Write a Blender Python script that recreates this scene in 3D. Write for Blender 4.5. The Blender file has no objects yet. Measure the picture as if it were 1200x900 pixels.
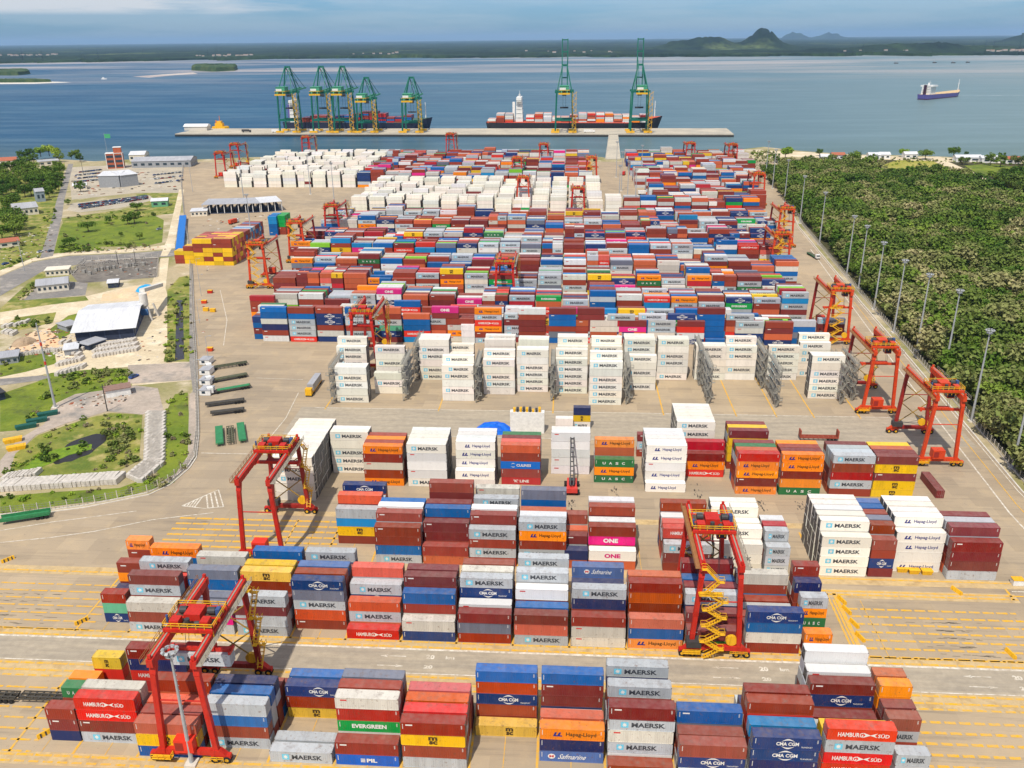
import bpy, math, random
import numpy as np
from mathutils import Vector, Matrix
from mathutils.bvhtree import BVHTree
random.seed(7); rng = np.random.default_rng(7)
S = bpy.context.scene
COL = S.collection
# ------------------------------------------------------------------ camera
FPX, PIT, YAW, ROL, HC = 1000.0, 0.38491, 0.06765, -0.010067, 129.285
cp_, sp_, cy_, sy_ = math.cos(PIT), math.sin(PIT), math.cos(YAW), math.sin(YAW)
F3 = Vector((-sy_*cp_, cy_*cp_, -sp_)); R0 = Vector((cy_, sy_, 0)); U0 = R0.cross(F3)
R3 = R0*math.cos(ROL) + U0*math.sin(ROL); U3 = -R0*math.sin(ROL) + U0*math.cos(ROL)
cam = bpy.data.cameras.new('camera'); co = bpy.data.objects.new('camera', cam); COL.objects.link(co)
co.matrix_world = Matrix(((R3.x, U3.x, -F3.x, 0), (R3.y, U3.y, -F3.y, 0), (R3.z, U3.z, -F3.z, HC), (0, 0, 0, 1)))
cam.sensor_width = 36; cam.lens = FPX/1200*36; cam.clip_start = 1; cam.clip_end = 200000
S.camera = co

def gp(u, v, z=0.0):
    """ground point seen at a photo pixel (1200 x 900)"""
    d = R3*((u-600)/FPX) - U3*((v-450)/FPX) + F3
    t = (z-HC)/d.z
    return (d.x*t, d.y*t)
def G(*pts, z=0.0): return [gp(u, v, z) for u, v in pts]

# ------------------------------------------------------------------ helpers
class MB:
    def __init__(s): s.v, s.f, s.m = [], [], []
    def face(s, pts, m=0):
        n = len(s.v); s.v += [tuple(p) for p in pts]; s.f.append(tuple(range(n, n+len(pts)))); s.m.append(m)
    def hexa(s, p, m=0):
        n = len(s.v); s.v += [tuple(q) for q in p]
        for q in ((0,3,2,1), (4,5,6,7), (0,1,5,4), (1,2,6,5), (2,3,7,6), (3,0,4,7)):
            s.f.append(tuple(n+i for i in q)); s.m.append(m)
    def box(s, x0, y0, z0, x1, y1, z1, m=0):
        s.hexa([(x0,y0,z0),(x1,y0,z0),(x1,y1,z0),(x0,y1,z0),(x0,y0,z1),(x1,y0,z1),(x1,y1,z1),(x0,y1,z1)], m)
    def bar(s, p, q, w, h=None, m=0):
        p, q = Vector(p), Vector(q); h = h or w; d = (q-p).normalized()
        a = Vector((0,0,1)) if abs(d.z) < .9 else Vector((0,1,0))
        r = d.cross(a).normalized(); u = r.cross(d)
        r *= w/2; u *= h/2
        s.hexa([p-r-u, p+r-u, p+r+u, p-r+u, q-r-u, q+r-u, q+r+u, q-r+u], m)
    def tube(s, p, q, r0, r1=None, n=8, m=0):
        p, q = Vector(p), Vector(q); r1 = r0 if r1 is None else r1; d = (q-p).normalized()
        a = Vector((0,0,1)) if abs(d.z) < .9 else Vector((1,0,0))
        r = d.cross(a).normalized(); u = r.cross(d); b = len(s.v)
        for c, rr in ((p, r0), (q, r1)):
            for i in range(n):
                t = 2*math.pi*i/n; s.v.append(tuple(c+(r*math.cos(t)+u*math.sin(t))*rr))
        for i in range(n):
            j = (i+1) % n; s.f.append((b+i, b+j, b+n+j, b+n+i)); s.m.append(m)
        s.f.append(tuple(b+i for i in range(n))[::-1]); s.m.append(m)
        s.f.append(tuple(b+n+i for i in range(n))); s.m.append(m)
    def prism(s, pts, z0, z1, m=0, mt=None):
        n = len(pts); b = len(s.v); mt = m if mt is None else mt
        s.v += [(p[0], p[1], z0) for p in pts] + [(p[0], p[1], z1) for p in pts]
        for i in range(n):
            j = (i+1) % n; s.f.append((b+i, b+j, b+n+j, b+n+i)); s.m.append(m)
        s.f.append(tuple(b+i for i in range(n))[::-1]); s.m.append(m)
        s.f.append(tuple(b+n+i for i in range(n))); s.m.append(mt)
    def mesh(s, name, mats):
        me = bpy.data.meshes.new(name); me.from_pydata(s.v, [], s.f)
        for m in (mats if isinstance(mats, (list, tuple)) else [mats]): me.materials.append(m)
        if len(me.materials) > 1: me.polygons.foreach_set('material_index', s.m)
        me.update(); return me
    def build(s, name, mats, parent=None, loc=(0,0,0), rz=0.0):
        return link(name, s.mesh(name, mats), parent, loc, rz)

def link(name, data, parent=None, loc=(0,0,0), rz=0.0):
    o = bpy.data.objects.new(name, data); COL.objects.link(o)
    o.parent = parent; o.location = loc; o.rotation_euler = (0, 0, rz); return o
def tag(o, label=None, cat=None, group=None, kind=None):
    if label: o['label'] = label
    if cat: o['category'] = cat
    if group: o['group'] = group
    if cat and not kind: kind = 'thing'
    if kind: o['kind'] = kind
    return o
def thing(name, label, cat, loc=(0,0,0), rz=0.0, group=None):
    return tag(link(name, None, None, loc, rz), label, cat, group)
KIDS = {}
def kids(o):
    return [c for c in ALLOBJ() if c.parent == o]
def ALLOBJ(): return COL.objects
def dup(root, loc, rz=None, label=None):
    def cpy(o, par):
        c = o.copy(); COL.objects.link(c)
        if par is not None: c.parent = par
        for ch in o.children: cpy(ch, c)
        return c
    r = cpy(root, None); r.location = loc
    if rz is not None: r.rotation_euler = (0, 0, rz)
    if label: r['label'] = label
    return r
ORD = 'first second third fourth fifth sixth seventh eighth ninth tenth eleventh twelfth thirteenth fourteenth fifteenth sixteenth seventeenth eighteenth nineteenth twentieth'.split()

# ------------------------------------------------------------------ materials
def srgb(r, g, b, k=1.0):
    f = lambda c: (c/255/12.92 if c/255 <= .04045 else ((c/255+.055)/1.055)**2.4)*k
    return (f(r), f(g), f(b), 1)
class NT:
    def __init__(s, name):
        s.mat = bpy.data.materials.new(name); s.mat.use_nodes = True
        s.n = s.mat.node_tree.nodes; s.l = s.mat.node_tree.links
        s.b = s.n['Principled BSDF']; s.out = s.n['Material Output']
    def new(s, t, **k):
        nd = s.n.new(t)
        for a, v in k.items(): setattr(nd, a, v)
        return nd
    def put(s, sock, val):
        if hasattr(val, 'is_output'): s.l.new(val, sock)
        else: sock.default_value = val
    def math(s, op, a, b=0.0, clamp=False):
        nd = s.new('ShaderNodeMath', operation=op, use_clamp=clamp); s.put(nd.inputs[0], a); s.put(nd.inputs[1], b); return nd.outputs[0]
    def mix(s, f, a, b, mode='MIX'):
        nd = s.new('ShaderNodeMix', data_type='RGBA', blend_type=mode)
        s.put(nd.inputs[0], f); s.put(nd.inputs[6], a); s.put(nd.inputs[7], b); return nd.outputs[2]
    def noise(s, vec, scale, detail=4, rough=.55):
        nd = s.new('ShaderNodeTexNoise'); s.put(nd.inputs['Vector'], vec)
        nd.inputs['Scale'].default_value = scale; nd.inputs['Detail'].default_value = detail; nd.inputs['Roughness'].default_value = rough
        return nd.outputs[0]
    def ramp(s, f, lo, hi, a=0.0, b=1.0):
        nd = s.new('ShaderNodeMapRange'); s.put(nd.inputs[0], f)
        for i, x in enumerate((lo, hi, a, b)): nd.inputs[i+1].default_value = x
        return nd.outputs[0]
    def pos(s): return s.new('ShaderNodeNewGeometry').outputs['Position']
    def objc(s): return s.new('ShaderNodeTexCoord').outputs['Object']
    def scl(s, vec, x, y, z):
        nd = s.new('ShaderNodeVectorMath', operation='MULTIPLY'); s.put(nd.inputs[0], vec); nd.inputs[1].default_value = (x, y, z); return nd.outputs[0]
    def add(s, a, b):
        nd = s.new('ShaderNodeVectorMath', operation='ADD'); s.put(nd.inputs[0], a); s.put(nd.inputs[1], b); return nd.outputs[0]
    def bump(s, h, strength=.3, dist=.1):
        nd = s.new('ShaderNodeBump'); nd.inputs['Strength'].default_value = strength; nd.inputs['Distance'].default_value = dist
        s.put(nd.inputs['Height'], h); s.l.new(nd.outputs[0], s.b.inputs['Normal'])
    def fin(s, col, rough=.6, spec=.4, metal=0.0):
        s.put(s.b.inputs['Base Color'], col); s.put(s.b.inputs['Roughness'], rough)
        s.b.inputs['Specular IOR Level'].default_value = spec; s.b.inputs['Metallic'].default_value = metal
        return s.mat
MATS = {}
def plain(name, rgb, rough=.6, var=.12, spec=.4, metal=0.0):
    if name in MATS: return MATS[name]
    t = NT(name); c = srgb(*rgb)
    nz = t.noise(t.pos(), .9, 3)
    k = t.ramp(nz, .3, .7, 1-var, 1+var)
    MATS[name] = t.fin(t.mix(1.0, c, k, 'MULTIPLY'), rough, spec, metal); return MATS[name]
def weathered(name, rgb, rough=.5):
    """steelwork paint that has chalked, run and rusted"""
    t = NT(name); p = t.pos(); c = srgb(*rgb)
    fade = t.ramp(t.noise(p, .35, 4, .65), .4, .75, 0, .25); col = t.mix(fade, c, srgb(min(255, rgb[0]*.8+60), min(255, rgb[1]*.8+52), min(255, rgb[2]*.8+44)))
    run = t.ramp(t.noise(t.scl(p, 2.2, 2.2, .3), 1.0, 5, .7), .52, .72, 0, .65); col = t.mix(run, col, srgb(rgb[0]*.5, rgb[1]*.45, rgb[2]*.45))
    rust = t.ramp(t.noise(p, 1.6, 5, .7), .62, .72, 0, .7); col = t.mix(rust, col, srgb(96, 60, 42))
    MATS[name] = t.fin(col, rough, .35); return MATS[name]
def sheetroof(name, rgb):
    """ribbed metal roof sheets with dirt runs"""
    t = NT(name); o = t.objc(); c = srgb(*rgb)
    w = t.new('ShaderNodeTexWave'); w.inputs['Scale'].default_value = .5; t.put(w.inputs['Vector'], o)
    b2 = t.new('ShaderNodeTexBrick'); t.put(b2.inputs['Vector'], o)
    for k_, v_ in (('Scale', 1.0), ('Mortar Size', .03), ('Brick Width', 3.2), ('Row Height', 9.0)): b2.inputs[k_].default_value = v_
    b2.inputs['Color1'].default_value = (.86, .86, .87, 1); b2.inputs['Color2'].default_value = (1.03, 1.03, 1.02, 1); b2.inputs['Mortar'].default_value = (.6, .6, .6, 1)
    col = t.mix(1.0, c, b2.outputs[0], 'MULTIPLY'); run = t.ramp(t.noise(t.scl(o, .9, .12, .3), 1.0, 5, .7), .48, .75, 0, .3); col = t.mix(run, col, srgb(rgb[0]*.6, rgb[1]*.57, rgb[2]*.52))
    t.bump(w.outputs[0], .3, .1); MATS[name] = t.fin(col, .5, .35); return MATS[name]
def two(name, a, b, scale, rough=.9, detail=6, lo=.38, hi=.62, c=None, cs=None, bump=0.0):
    """ground-like material: a/b patches plus optional third tone"""
    t = NT(name); p = t.pos()
    f = t.ramp(t.noise(p, scale, detail, .6), lo, hi)
    col = t.mix(f, srgb(*a), srgb(*b))
    if c: col = t.mix(t.ramp(t.noise(t.add(p, (91., 17., 3.)), cs, 5, .6), .52, .66), col, srgb(*c))
    k = t.ramp(t.noise(p, .55, 4, .7), .25, .75, .82, 1.18)
    if bump: t.bump(t.noise(p, .6, 5, .7), .5, bump)
    MATS[name] = t.fin(t.mix(1.0, col, k, 'MULTIPLY'), rough, .2); return MATS[name]

def paint_node(t, base, vec, dirt, rand=None):
    v2 = t.add(vec, rand) if rand is not None else vec
    streak = t.ramp(t.noise(t.scl(v2, 1.3, 1.3, .22), 1.0, 5, .65), .5, .78)
    blot = t.ramp(t.noise(v2, .33, 4, .6), .42, .75)
    col = t.mix(t.math('MULTIPLY', blot, .12*dirt), base, srgb(190, 168, 140))
    col = t.mix(t.math('MULTIPLY', streak, .55*dirt), col, srgb(84, 58, 44))
    spot = t.ramp(t.noise(v2, 1.7, 3, .5), .62, .72)
    col = t.mix(t.math('MULTIPLY', spot, 1.2*dirt), col, srgb(112, 72, 50))
    # repainted and patched panels between the ribs
    xs_ = t.new('ShaderNodeSeparateXYZ'); t.put(xs_.inputs[0], v2); wn_ = t.new('ShaderNodeTexWhiteNoise', noise_dimensions='1D'); t.put(wn_.inputs['W'], t.math('FLOOR', t.math('MULTIPLY', xs_.outputs[0], .83)))
    col = t.mix(1.0, col, t.ramp(wn_.outputs[0], 0, 1, 1-.2*dirt, 1+.12*dirt), 'MULTIPLY')
    # lids: dirt blots, then paler with sky sheen and sun-bleaching painted in
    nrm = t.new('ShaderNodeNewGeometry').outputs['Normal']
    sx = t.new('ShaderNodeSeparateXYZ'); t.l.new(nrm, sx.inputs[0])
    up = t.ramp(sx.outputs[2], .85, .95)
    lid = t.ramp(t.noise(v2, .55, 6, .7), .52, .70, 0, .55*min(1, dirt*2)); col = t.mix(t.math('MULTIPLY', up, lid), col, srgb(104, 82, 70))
    sheen_fade = t.ramp(t.noise(v2, .8, 4, .6), .3, .75, .03, .13)
    return t.mix(t.math('MULTIPLY', up, sheen_fade), col, srgb(216, 206, 194))
def paint(name, rgb, dirt=.5, rough=.5):
    key = 'paint ' + name
    if key in MATS: return MATS[key]
    t = NT(key); oi = t.new('ShaderNodeObjectInfo').outputs['Random']
    off = t.new('ShaderNodeCombineXYZ'); t.put(off.inputs[0], t.math('MULTIPLY', oi, 173.0)); t.put(off.inputs[1], t.math('MULTIPLY', oi, 71.0))
    hsv = t.new('ShaderNodeHueSaturation'); hsv.inputs['Color'].default_value = srgb(*rgb)
    r2 = t.math('FRACT', t.math('MULTIPLY', oi, 37.7))
    t.put(hsv.inputs['Value'], t.ramp(oi, 0, 1, .84, 1.16)); t.put(hsv.inputs['Saturation'], t.ramp(r2, 0, 1, .92, 1.14))
    t.put(hsv.inputs['Hue'], t.ramp(t.math('FRACT', t.math('MULTIPLY', oi, 91.3)), 0, 1, .492, .508))
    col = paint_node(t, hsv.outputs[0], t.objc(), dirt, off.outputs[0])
    MATS[key] = t.fin(col, rough, .35); return MATS[key]
def mass_paint(name):
    t = NT(name); a = t.new('ShaderNodeAttribute', attribute_name='col')
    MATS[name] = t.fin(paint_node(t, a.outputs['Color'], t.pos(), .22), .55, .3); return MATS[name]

# colour codes of the boxes: words, sRGB
CC = {
 'M': ('pale grey', (182,186,188)), 'W': ('cream white', (236,229,214)), 'w': ('white', (226,224,220)),
 'h': ('white', (240,234,222)), 'H': ('orange', (248,136,8)), 'R': ('rust brown', (146,58,40)),
 'D': ('maroon', (124,46,44)), 'O': ('terracotta', (194,94,58)), 'S': ('bright red', (212,48,34)),
 'C': ('navy blue', (26,54,108)), 'N': ('dark navy', (34,46,92)), 'B': ('bright blue', (0,94,162)),
 'Y': ('yellow', (230,184,28)), 'G': ('green', (44,116,66)), 'E': ('emerald green', (10,150,66)),
 'P': ('magenta', (222,40,128)), '1': ('white', (236,230,220)), 'K': ('crimson', (180,36,46)), 'T': ('sky blue', (20,128,184)),
 'F': ('slate blue', (74,104,160)), 'g': ('grey', (110,114,128)), 'b': ('beige', (206,200,186)),
 'A': ('lime green', (128,192,48)), 'L': ('bright blue', (6,92,180)), 'U': ('bright blue', (0,100,186)), 'm': ('mint green', (92,168,132)),
 's': ('salmon red', (214,96,84)), 'k': ('red', (188,52,50)),
}
# ------------------------------------------------------------------ lettering
_txt = {}
def text_faces(txt, bold=.02):
    """unit-box outline of a word: list of vertices (0..1) and faces"""
    key = (txt, bold)
    if key in _txt: return _txt[key]
    cu = bpy.data.curves.new('word', 'FONT'); cu.body = txt; cu.offset = bold; cu.resolution_u = 2
    o = bpy.data.objects.new('word', cu); COL.objects.link(o)
    dg = bpy.context.evaluated_depsgraph_get(); dg.update()
    me = bpy.data.meshes.new_from_object(o.evaluated_get(dg))
    vs = [tuple(v.co) for v in me.vertices]; fs = [tuple(p.vertices) for p in me.polygons]
    bpy.data.objects.remove(o); bpy.data.curves.remove(cu); bpy.data.meshes.remove(me)
    x0, x1 = min(v[0] for v in vs), max(v[0] for v in vs); y0, y1 = min(v[1] for v in vs), max(v[1] for v in vs)
    _txt[key] = ([((v[0]-x0)/(x1-x0), (v[1]-y0)/(y1-y0)) for v in vs], fs)
    return _txt[key]
LY = .013
def put_text(mb, txt, x0, z0, x1, z1, m=0, bold=.02, slant=0.0, y=LY):
    vs, fs = text_faces(txt, bold); n = len(mb.v)
    mb.v += [(x0+(a+slant*(b-.5))*(x1-x0), y, z0+b*(z1-z0)) for a, b in vs]
    for f in fs: mb.f.append(tuple(n+i for i in f)); mb.m.append(m)
def disc(mb, cx, cz, rx, rz, m, n=14, y=LY, a0=0, a1=2*math.pi):
    mb.face([(cx+rx*math.cos(a0+(a1-a0)*i/n), y, cz+rz*math.sin(a0+(a1-a0)*i/n)) for i in range(n)], m)
def arc(mb, cx, cz, rx, rz, w, a0, a1, m, n=9, y=LY):
    for i in range(n):
        t, u = math.radians(a0+(a1-a0)*i/n), math.radians(a0+(a1-a0)*(i+1)/n)
        k = [w*(1-abs(2*j/n-1)) + .02 for j in (i, i+1)]
        mb.face([(cx+rx*math.cos(t), y, cz+rz*math.sin(t)), (cx+rx*math.cos(u), y, cz+rz*math.sin(u)),
                 (cx+rx*math.cos(u), y, cz+(rz+k[1])*math.sin(u)), (cx+rx*math.cos(t), y, cz+(rz+k[0])*math.sin(t))], m)
def star(mb, cx, cz, r, m, y=LY-.003):
    mb.face([(cx+(r if i % 2 == 0 else r*.5)*math.sin(math.pi*i/7), y, cz+(r if i % 2 == 0 else r*.5)*math.cos(math.pi*i/7)) for i in range(14)], m)
INK = {'dark': (62,66,72), 'white': (226,222,214), 'blue': (30,40,120), 'sky': (110,196,220), 'mag': (214,36,124), 'red': (206,44,40), 'brown': (70,50,26)}
def ink(n): return plain('ink '+n, INK[n], .5, .05)

def brand(code, L, h):
    """(lettering MB, [inks], emblem MB, [inks]) in the face plane of a box"""
    a, e = MB(), MB(); k = L/12.19; zc = h*.5
    if code in 'MW':
        put_text(a, 'MAERSK', 3.55*k, zc-.56, 10.3*k, zc+.56, 0, .035)
        e.face([(1.4*k, LY, zc-.66), (2.95*k, LY, zc-.66), (2.95*k, LY, zc+.66), (1.4*k, LY, zc+.66)], 0); star(e, 2.17*k, zc, .56*min(1, k*1.3), 1)
        return a, ['dark'], e, ['sky', 'white']
    if code in 'hH':
        put_text(a, 'Hapag-Lloyd', 4.6*k, zc-.58, 10.9*k, zc+.58, 0, .02)
        for dx in (0, .85):
            e.face([((1.9+dx)*k, LY, zc-.5), ((2.35+dx)*k, LY, zc-.5), ((2.75+dx)*k, LY, zc+.5), ((2.3+dx)*k, LY, zc+.5)], 0)
            e.face([((2.3+dx)*k, LY-.002, zc-.5), ((3.0+dx)*k, LY-.002, zc-.5), ((2.92+dx)*k, LY-.002, zc-.2), ((2.38+dx)*k, LY-.002, zc-.2)], 0)
        return a, ['brown' if code == 'H' else 'blue'], e, ['blue']
    if code in 'Ss':
        put_text(a, 'HAMBURG', 1.6*k, zc-.5, 6.2*k, zc+.5, 0, .02); put_text(a, 'SÜD', 8.9*k, zc-.5, 11.0*k, zc+.5, 0, .02)
        e.face([(6.1*k, LY-.002, zc+.62), (7.6*k, LY-.002, zc), (6.6*k, LY-.002, zc)], 0); e.face([(6.1*k, LY-.002, zc-.62), (7.6*k, LY-.002, zc), (6.6*k, LY-.002, zc)], 0)
        e.face([(7.4*k, LY, zc), (8.8*k, LY, zc+.5), (8.3*k, LY, zc)], 0); e.face([(7.4*k, LY, zc), (8.8*k, LY, zc-.5), (8.3*k, LY, zc)], 0)
        return a, ['white'], e, ['white']
    if code == 'C':
        put_text(a, 'CMA CGM', 3.9*k, zc-.4, 8.5*k, zc+.42, 0, .035)
        arc(e, 6.3*k, zc, 1.7*k, .85, .34, 35, 150, 0); arc(e, 6.3*k, zc, 1.7*k, .85, .34, 215, 325, 0)
        put_text(a, 'TRANSPORT', 9.0*k, zc-.85, 11.3*k, zc-.5, 0, .0)
        return a, ['white'], e, ['white']
    if code == 'E':
        put_text(a, 'EVERGREEN', 2.6*k, zc-.5, 9.7*k, zc+.5, 0, .04); return a, ['white'], None, None
    if code == 'G':
        for i, c in enumerate('UASC'): put_text(a, c, (2.3+2.1*i)*k, zc-.4, (3.3+2.1*i)*k, zc+.45, 0, .03)
        return a, ['white'], None, None
    if code == 'P':
        put_text(a, 'ONE', 4.0*k, zc-.65, 8.2*k, zc+.65, 0, .05); return a, ['white'], None, None
    if code == '1':
        put_text(a, 'ONE', 4.0*k, zc-.65, 8.2*k, zc+.65, 0, .05); return a, ['mag'], None, None
    if code == 'Y':
        put_text(e, 'm', 5.2*k, zc+.02, 7.0*k, zc+.9, 0, .05); put_text(e, 'sc', 5.3*k, zc-.95, 6.95*k, zc-.08, 0, .05)
        return None, None, e, ['brown']
    if code == 'F':
        put_text(a, 'Safmarine', 3.6*k, zc-.6, 9.0*k, zc+.6, 0, .01, .12)
        disc(e, 2.1*k, zc, .75*k, .62, 0); put_text(e, 'M', 1.65*k, zc-.3, 2.55*k, zc+.3, 1, .03, 0, LY-.003)
        return a, ['white'], e, ['white', 'red']
    if code == 'L':
        put_text(a, 'PIL', 5.9*k, zc-.45, 8.0*k, zc+.45, 0, .04)
        for i in range(3): e.face([(4.7*k, LY, zc-.45+.33*i), (5.6*k, LY, zc-.45+.33*i), (5.6*k, LY, zc-.25+.33*i), (4.7*k, LY, zc-.25+.33*i)], 0)
        return a, ['white'], e, ['white']
    if code == 'U':
        put_text(a, 'CULINES', 4.9*k, zc-.45, 9.4*k, zc+.45, 0, .03)
        arc(e, 3.9*k, zc, .75*k, .55, .2, 20, 175, 0); arc(e, 3.9*k, zc, .75*k, .55, .2, 185, 340, 0)
        return a, ['white'], e, ['white']
    if code == 'k':
        put_text(a, "'K' LINE", 3.8*k, zc-.48, 8.6*k, zc+.48, 0, .03); return a, ['white'], None, None
    return None, None, None, None
LETTER_WORDS = {'M': 'dark lettering', 'W': 'dark lettering', 'h': 'blue lettering', 'H': 'dark lettering', 'S': 'white lettering', 's': 'white lettering',
 'C': 'white lettering', 'E': 'bold white lettering', 'G': 'spaced white letters', 'P': 'big white letters', '1': 'big magenta letters',
 'Y': 'small round black emblem', 'F': 'white script', 'L': 'short white lettering', 'U': 'white lettering', 'k': 'white lettering'}

# ------------------------------------------------------------------ one box with its parts
_proto = {}
WB = 2.438
def body_mesh(L, h, code):
    key = ('body', L, h, code)
    if key in _proto: return _proto[key]
    mb = MB(); p = .15; ro = .14
    for x in (0, L-p):
        for y in (0, WB-p): mb.box(x, y, 0, x+p, y+p, h)
    for y in (0, WB-.1):
        mb.box(p, y, .0, L-p, y+.1, ro); mb.box(p, y, h-.11, L-p, y+.1, h)
    for x in (0, L-.1): mb.box(x, p, 0, x+.1, WB-p, ro); mb.box(x, p, h-.12, x+.1, WB-p, h)
    n = int((L-2*p)/.42); dx = (L-2*p)/n
    for side in (0, 1):
        out, inn = (.02, .055) if side == 0 else (WB-.02, WB-.055)
        prof = []
        for i in range(n):
            x = p+dx*i; prof += [(x, out), (x+dx*.34, out), (x+dx*.5, inn), (x+dx*.84, inn)]
        prof.append((L-p, out)); b = len(mb.v)
        mb.v += [(x, y, ro) for x, y in prof] + [(x, y, h-.11) for x, y in prof]; m = len(prof)
        for i in range(m-1):
            q = (b+i, b+i+1, b+m+i+1, b+m+i); mb.f.append(q if side == 0 else q[::-1]); mb.m.append(0)
    nr = int(L/1.2)
    for i in range(nr):
        a = .1+(L-.2)*i/nr; c = .1+(L-.2)*(i+1)/nr
        mb.box(a+.03, .1, h-.06, c-.03, WB-.1, h-.03)
    mb.face([(.1, .1, h-.055), (L-.1, .1, h-.055), (L-.1, WB-.1, h-.055), (.1, WB-.1, h-.055)])
    mb.face([(0, 0, .05), (0, WB, .05), (L, WB, .05), (L, 0, .05)])
    for x in (.05, L-.05): mb.box(x-.005, p, ro, x+.005, WB-p, h-.12)
    for x in (-.006, L-.172):
        for y in (-.006, WB-.172):
            for z in (-.003, h-.117): mb.box(x, y, z, x+.178, y+.178, z+.12, 1)
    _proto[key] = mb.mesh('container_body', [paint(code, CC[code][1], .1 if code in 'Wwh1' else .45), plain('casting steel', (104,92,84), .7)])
    return _proto[key]
def door_mesh(h, code):
    key = ('door', h, code)
    if key in _proto: return _proto[key]
    mb = MB(); w = (WB-.34)/2
    mb.box(-.03, 0, .17, .0, w, h-.15)
    for z in (.25, .5, .75): mb.box(-.045, .08, h*z-.2, -.03, w-.08, h*z+.2)
    for y in (.3, .8): mb.tube((-.075, y, .12), (-.075, y, h-.1), .022, n=6, m=1)
    for y in (.3, .8): mb.box(-.1, y-.02, 1.05, -.075, y+.26, 1.1, 1)
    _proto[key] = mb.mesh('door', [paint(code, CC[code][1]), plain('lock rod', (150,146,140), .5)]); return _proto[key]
def cooler_mesh(h):
    key = ('cool', h)
    if key in _proto: return _proto[key]
    mb = MB(); mb.box(-.02, .16, .15, .0, WB-.16, h-.14, 0)
    mb.box(-.05, .3, .25, -.02, WB-.3, h*.36, 1); mb.box(-.05, .3, h*.40, -.02, WB-.3, h*.62, 2)
    for y in (.85, 1.6): mb.tube((-.06, y, h*.79), (-.02, y, h*.79), .3, n=12, m=1)
    for z in (.66, .92): mb.box(-.045, .3, h*z-.03, -.02, WB-.3, h*z, 1)
    _proto[key] = mb.mesh('cooling_unit', [plain('unit grey', (150,148,142), .6), plain('grille black', (46,46,46), .6), plain('unit panel', (98,98,96), .6)]); return _proto[key]
def marks_mesh(L, h):
    key = ('marks', L, h)
    if key in _proto: return _proto[key]
    mb, m2_ = MB(), MB(); r = random.Random(int(L*h*10))
    for i in range(5): mb.face([(L-.75, LY-.001, h-.42-.17*i), (L-.75+.28*r.uniform(.5, 1), LY-.001, h-.42-.17*i), (L-.75+.28, LY-.001, h-.34-.17*i), (L-.75, LY-.001, h-.34-.17*i)])
    for i in range(6): m2_.face([(.38, LY-.001, h-.5-.2*i), (.52, LY-.001, h-.5-.2*i), (.52, LY-.001, h-.36-.2*i), (.38, LY-.001, h-.36-.2*i)])
    _proto[key] = (mb.mesh('code_panel', ink('white')), m2_.mesh('code_panel', ink('white'))); return _proto[key]
def tab_mesh(L, h, c):
    key = ('tab', L, h, c)
    if key in _proto: return _proto[key]
    mb = MB(); mb.face([(1.0, LY, h-.75), (2.3, LY, h-.75), (2.3, LY, h-.45), (1.0, LY, h-.45)]); _proto[key] = mb.mesh('maker_badge', ink(c)); return _proto[key]
def letter_meshes(code, L, h):
    key = ('txt', code, L, h)
    if key not in _proto:
        a, ia, e, ie = brand(code, L, h)
        _proto[key] = (a.mesh('lettering', [ink(i) for i in ia]) if a and a.f else None, e.mesh('emblem', [ink(i) for i in ie]) if e and e.f else None)
    return _proto[key]
def is_reefer(c): return c in 'Wwh1'
def make_box(r):
    L, h, c = r['L'], r['h'], r['c']
    o = link('reefer_container' if is_reefer(c) else 'shipping_container', body_mesh(L, h, c), None, (r['x'], r['y'], r['z']), r.get('rz', 0))
    k = r['end']
    if is_reefer(c):
        d = link('cooling_unit', cooler_mesh(h), o, (0 if k < 0 else L, 0 if k < 0 else WB, 0), 0 if k < 0 else math.pi)
    else:
        for i in (0, 1):
            y = .17+(WB-.34)/2*i
            link('door', door_mesh(h, c), o, (.02 if k < 0 else L-.02, y if k < 0 else WB-y, 0), 0 if k < 0 else math.pi)
    if r['txt']:
        a, e = letter_meshes(c, L, h)
        k_ = random.uniform(.84, 1.0); dx_ = random.uniform(.0, 1-k_)*L; dz_ = random.uniform(-.07, .07)
        for nm_, m_ in (('lettering', a), ('emblem', e)):
            if m_: q_ = link(nm_, m_, o, (dx_, 0, dz_)); q_.scale = (k_, 1, 1)
    if c in 'RDOBKGECNFHgkUL': [link('code_panel', q_, o) for q_ in marks_mesh(L, h)]
    if r['tab']: link('maker_badge', tab_mesh(L, h, r['tab']), o)
    return o
# ------------------------------------------------------------------ where every box stands
BOX = []
TALL = set('WwhH1MPS')
def stack(x, y, codes, blk, bay, row, L=12.19, txt=None, rz=0.0, jit=1.0):
    z = 0.02; tgt = 0.0
    for i, c in enumerate(codes):
        if c == '?': c = random.choice('RRDDMMOOBCS')
        tgt += 2.82 if is_reefer(c) else 2.75
        h = 2.896 if (abs(z+2.896-tgt) < abs(z+2.591-tgt) or is_reefer(c)) else 2.591
        p = {'M': .93, 'W': .75, 'C': .85, 'h': .85, 'H': .85, 'S': .8, 's': .3, 'w': 0, 'B': 0, 'b': 0}.get(c, 1)
        BOX.append(dict(x=x+random.uniform(-.09, .09)*jit, y=y+random.uniform(-.05, .05)*jit, z=z, L=L, h=h, c=c, rz=rz+math.radians(random.uniform(-.25, .25))*jit,
             blk=blk, bay=bay, row=row, tier=i, top=i == len(codes)-1, txt=(random.random() < p) if txt is None else txt,
             tab='red' if c in 'bw' and random.random() < .7 else ('white' if c in 'RDB' and random.random() < .25 else None), end=1 if x+L/2 < 8 else -1))
        z += h+.012
def block(blk, y0, pitch, bays):
    for i, (x, L, rows) in enumerate(bays):
        for r, codes in rows.items(): stack(x, y0+pitch*r, codes, blk, i, r, L)
T40, T20 = 12.19, 6.06
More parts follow.
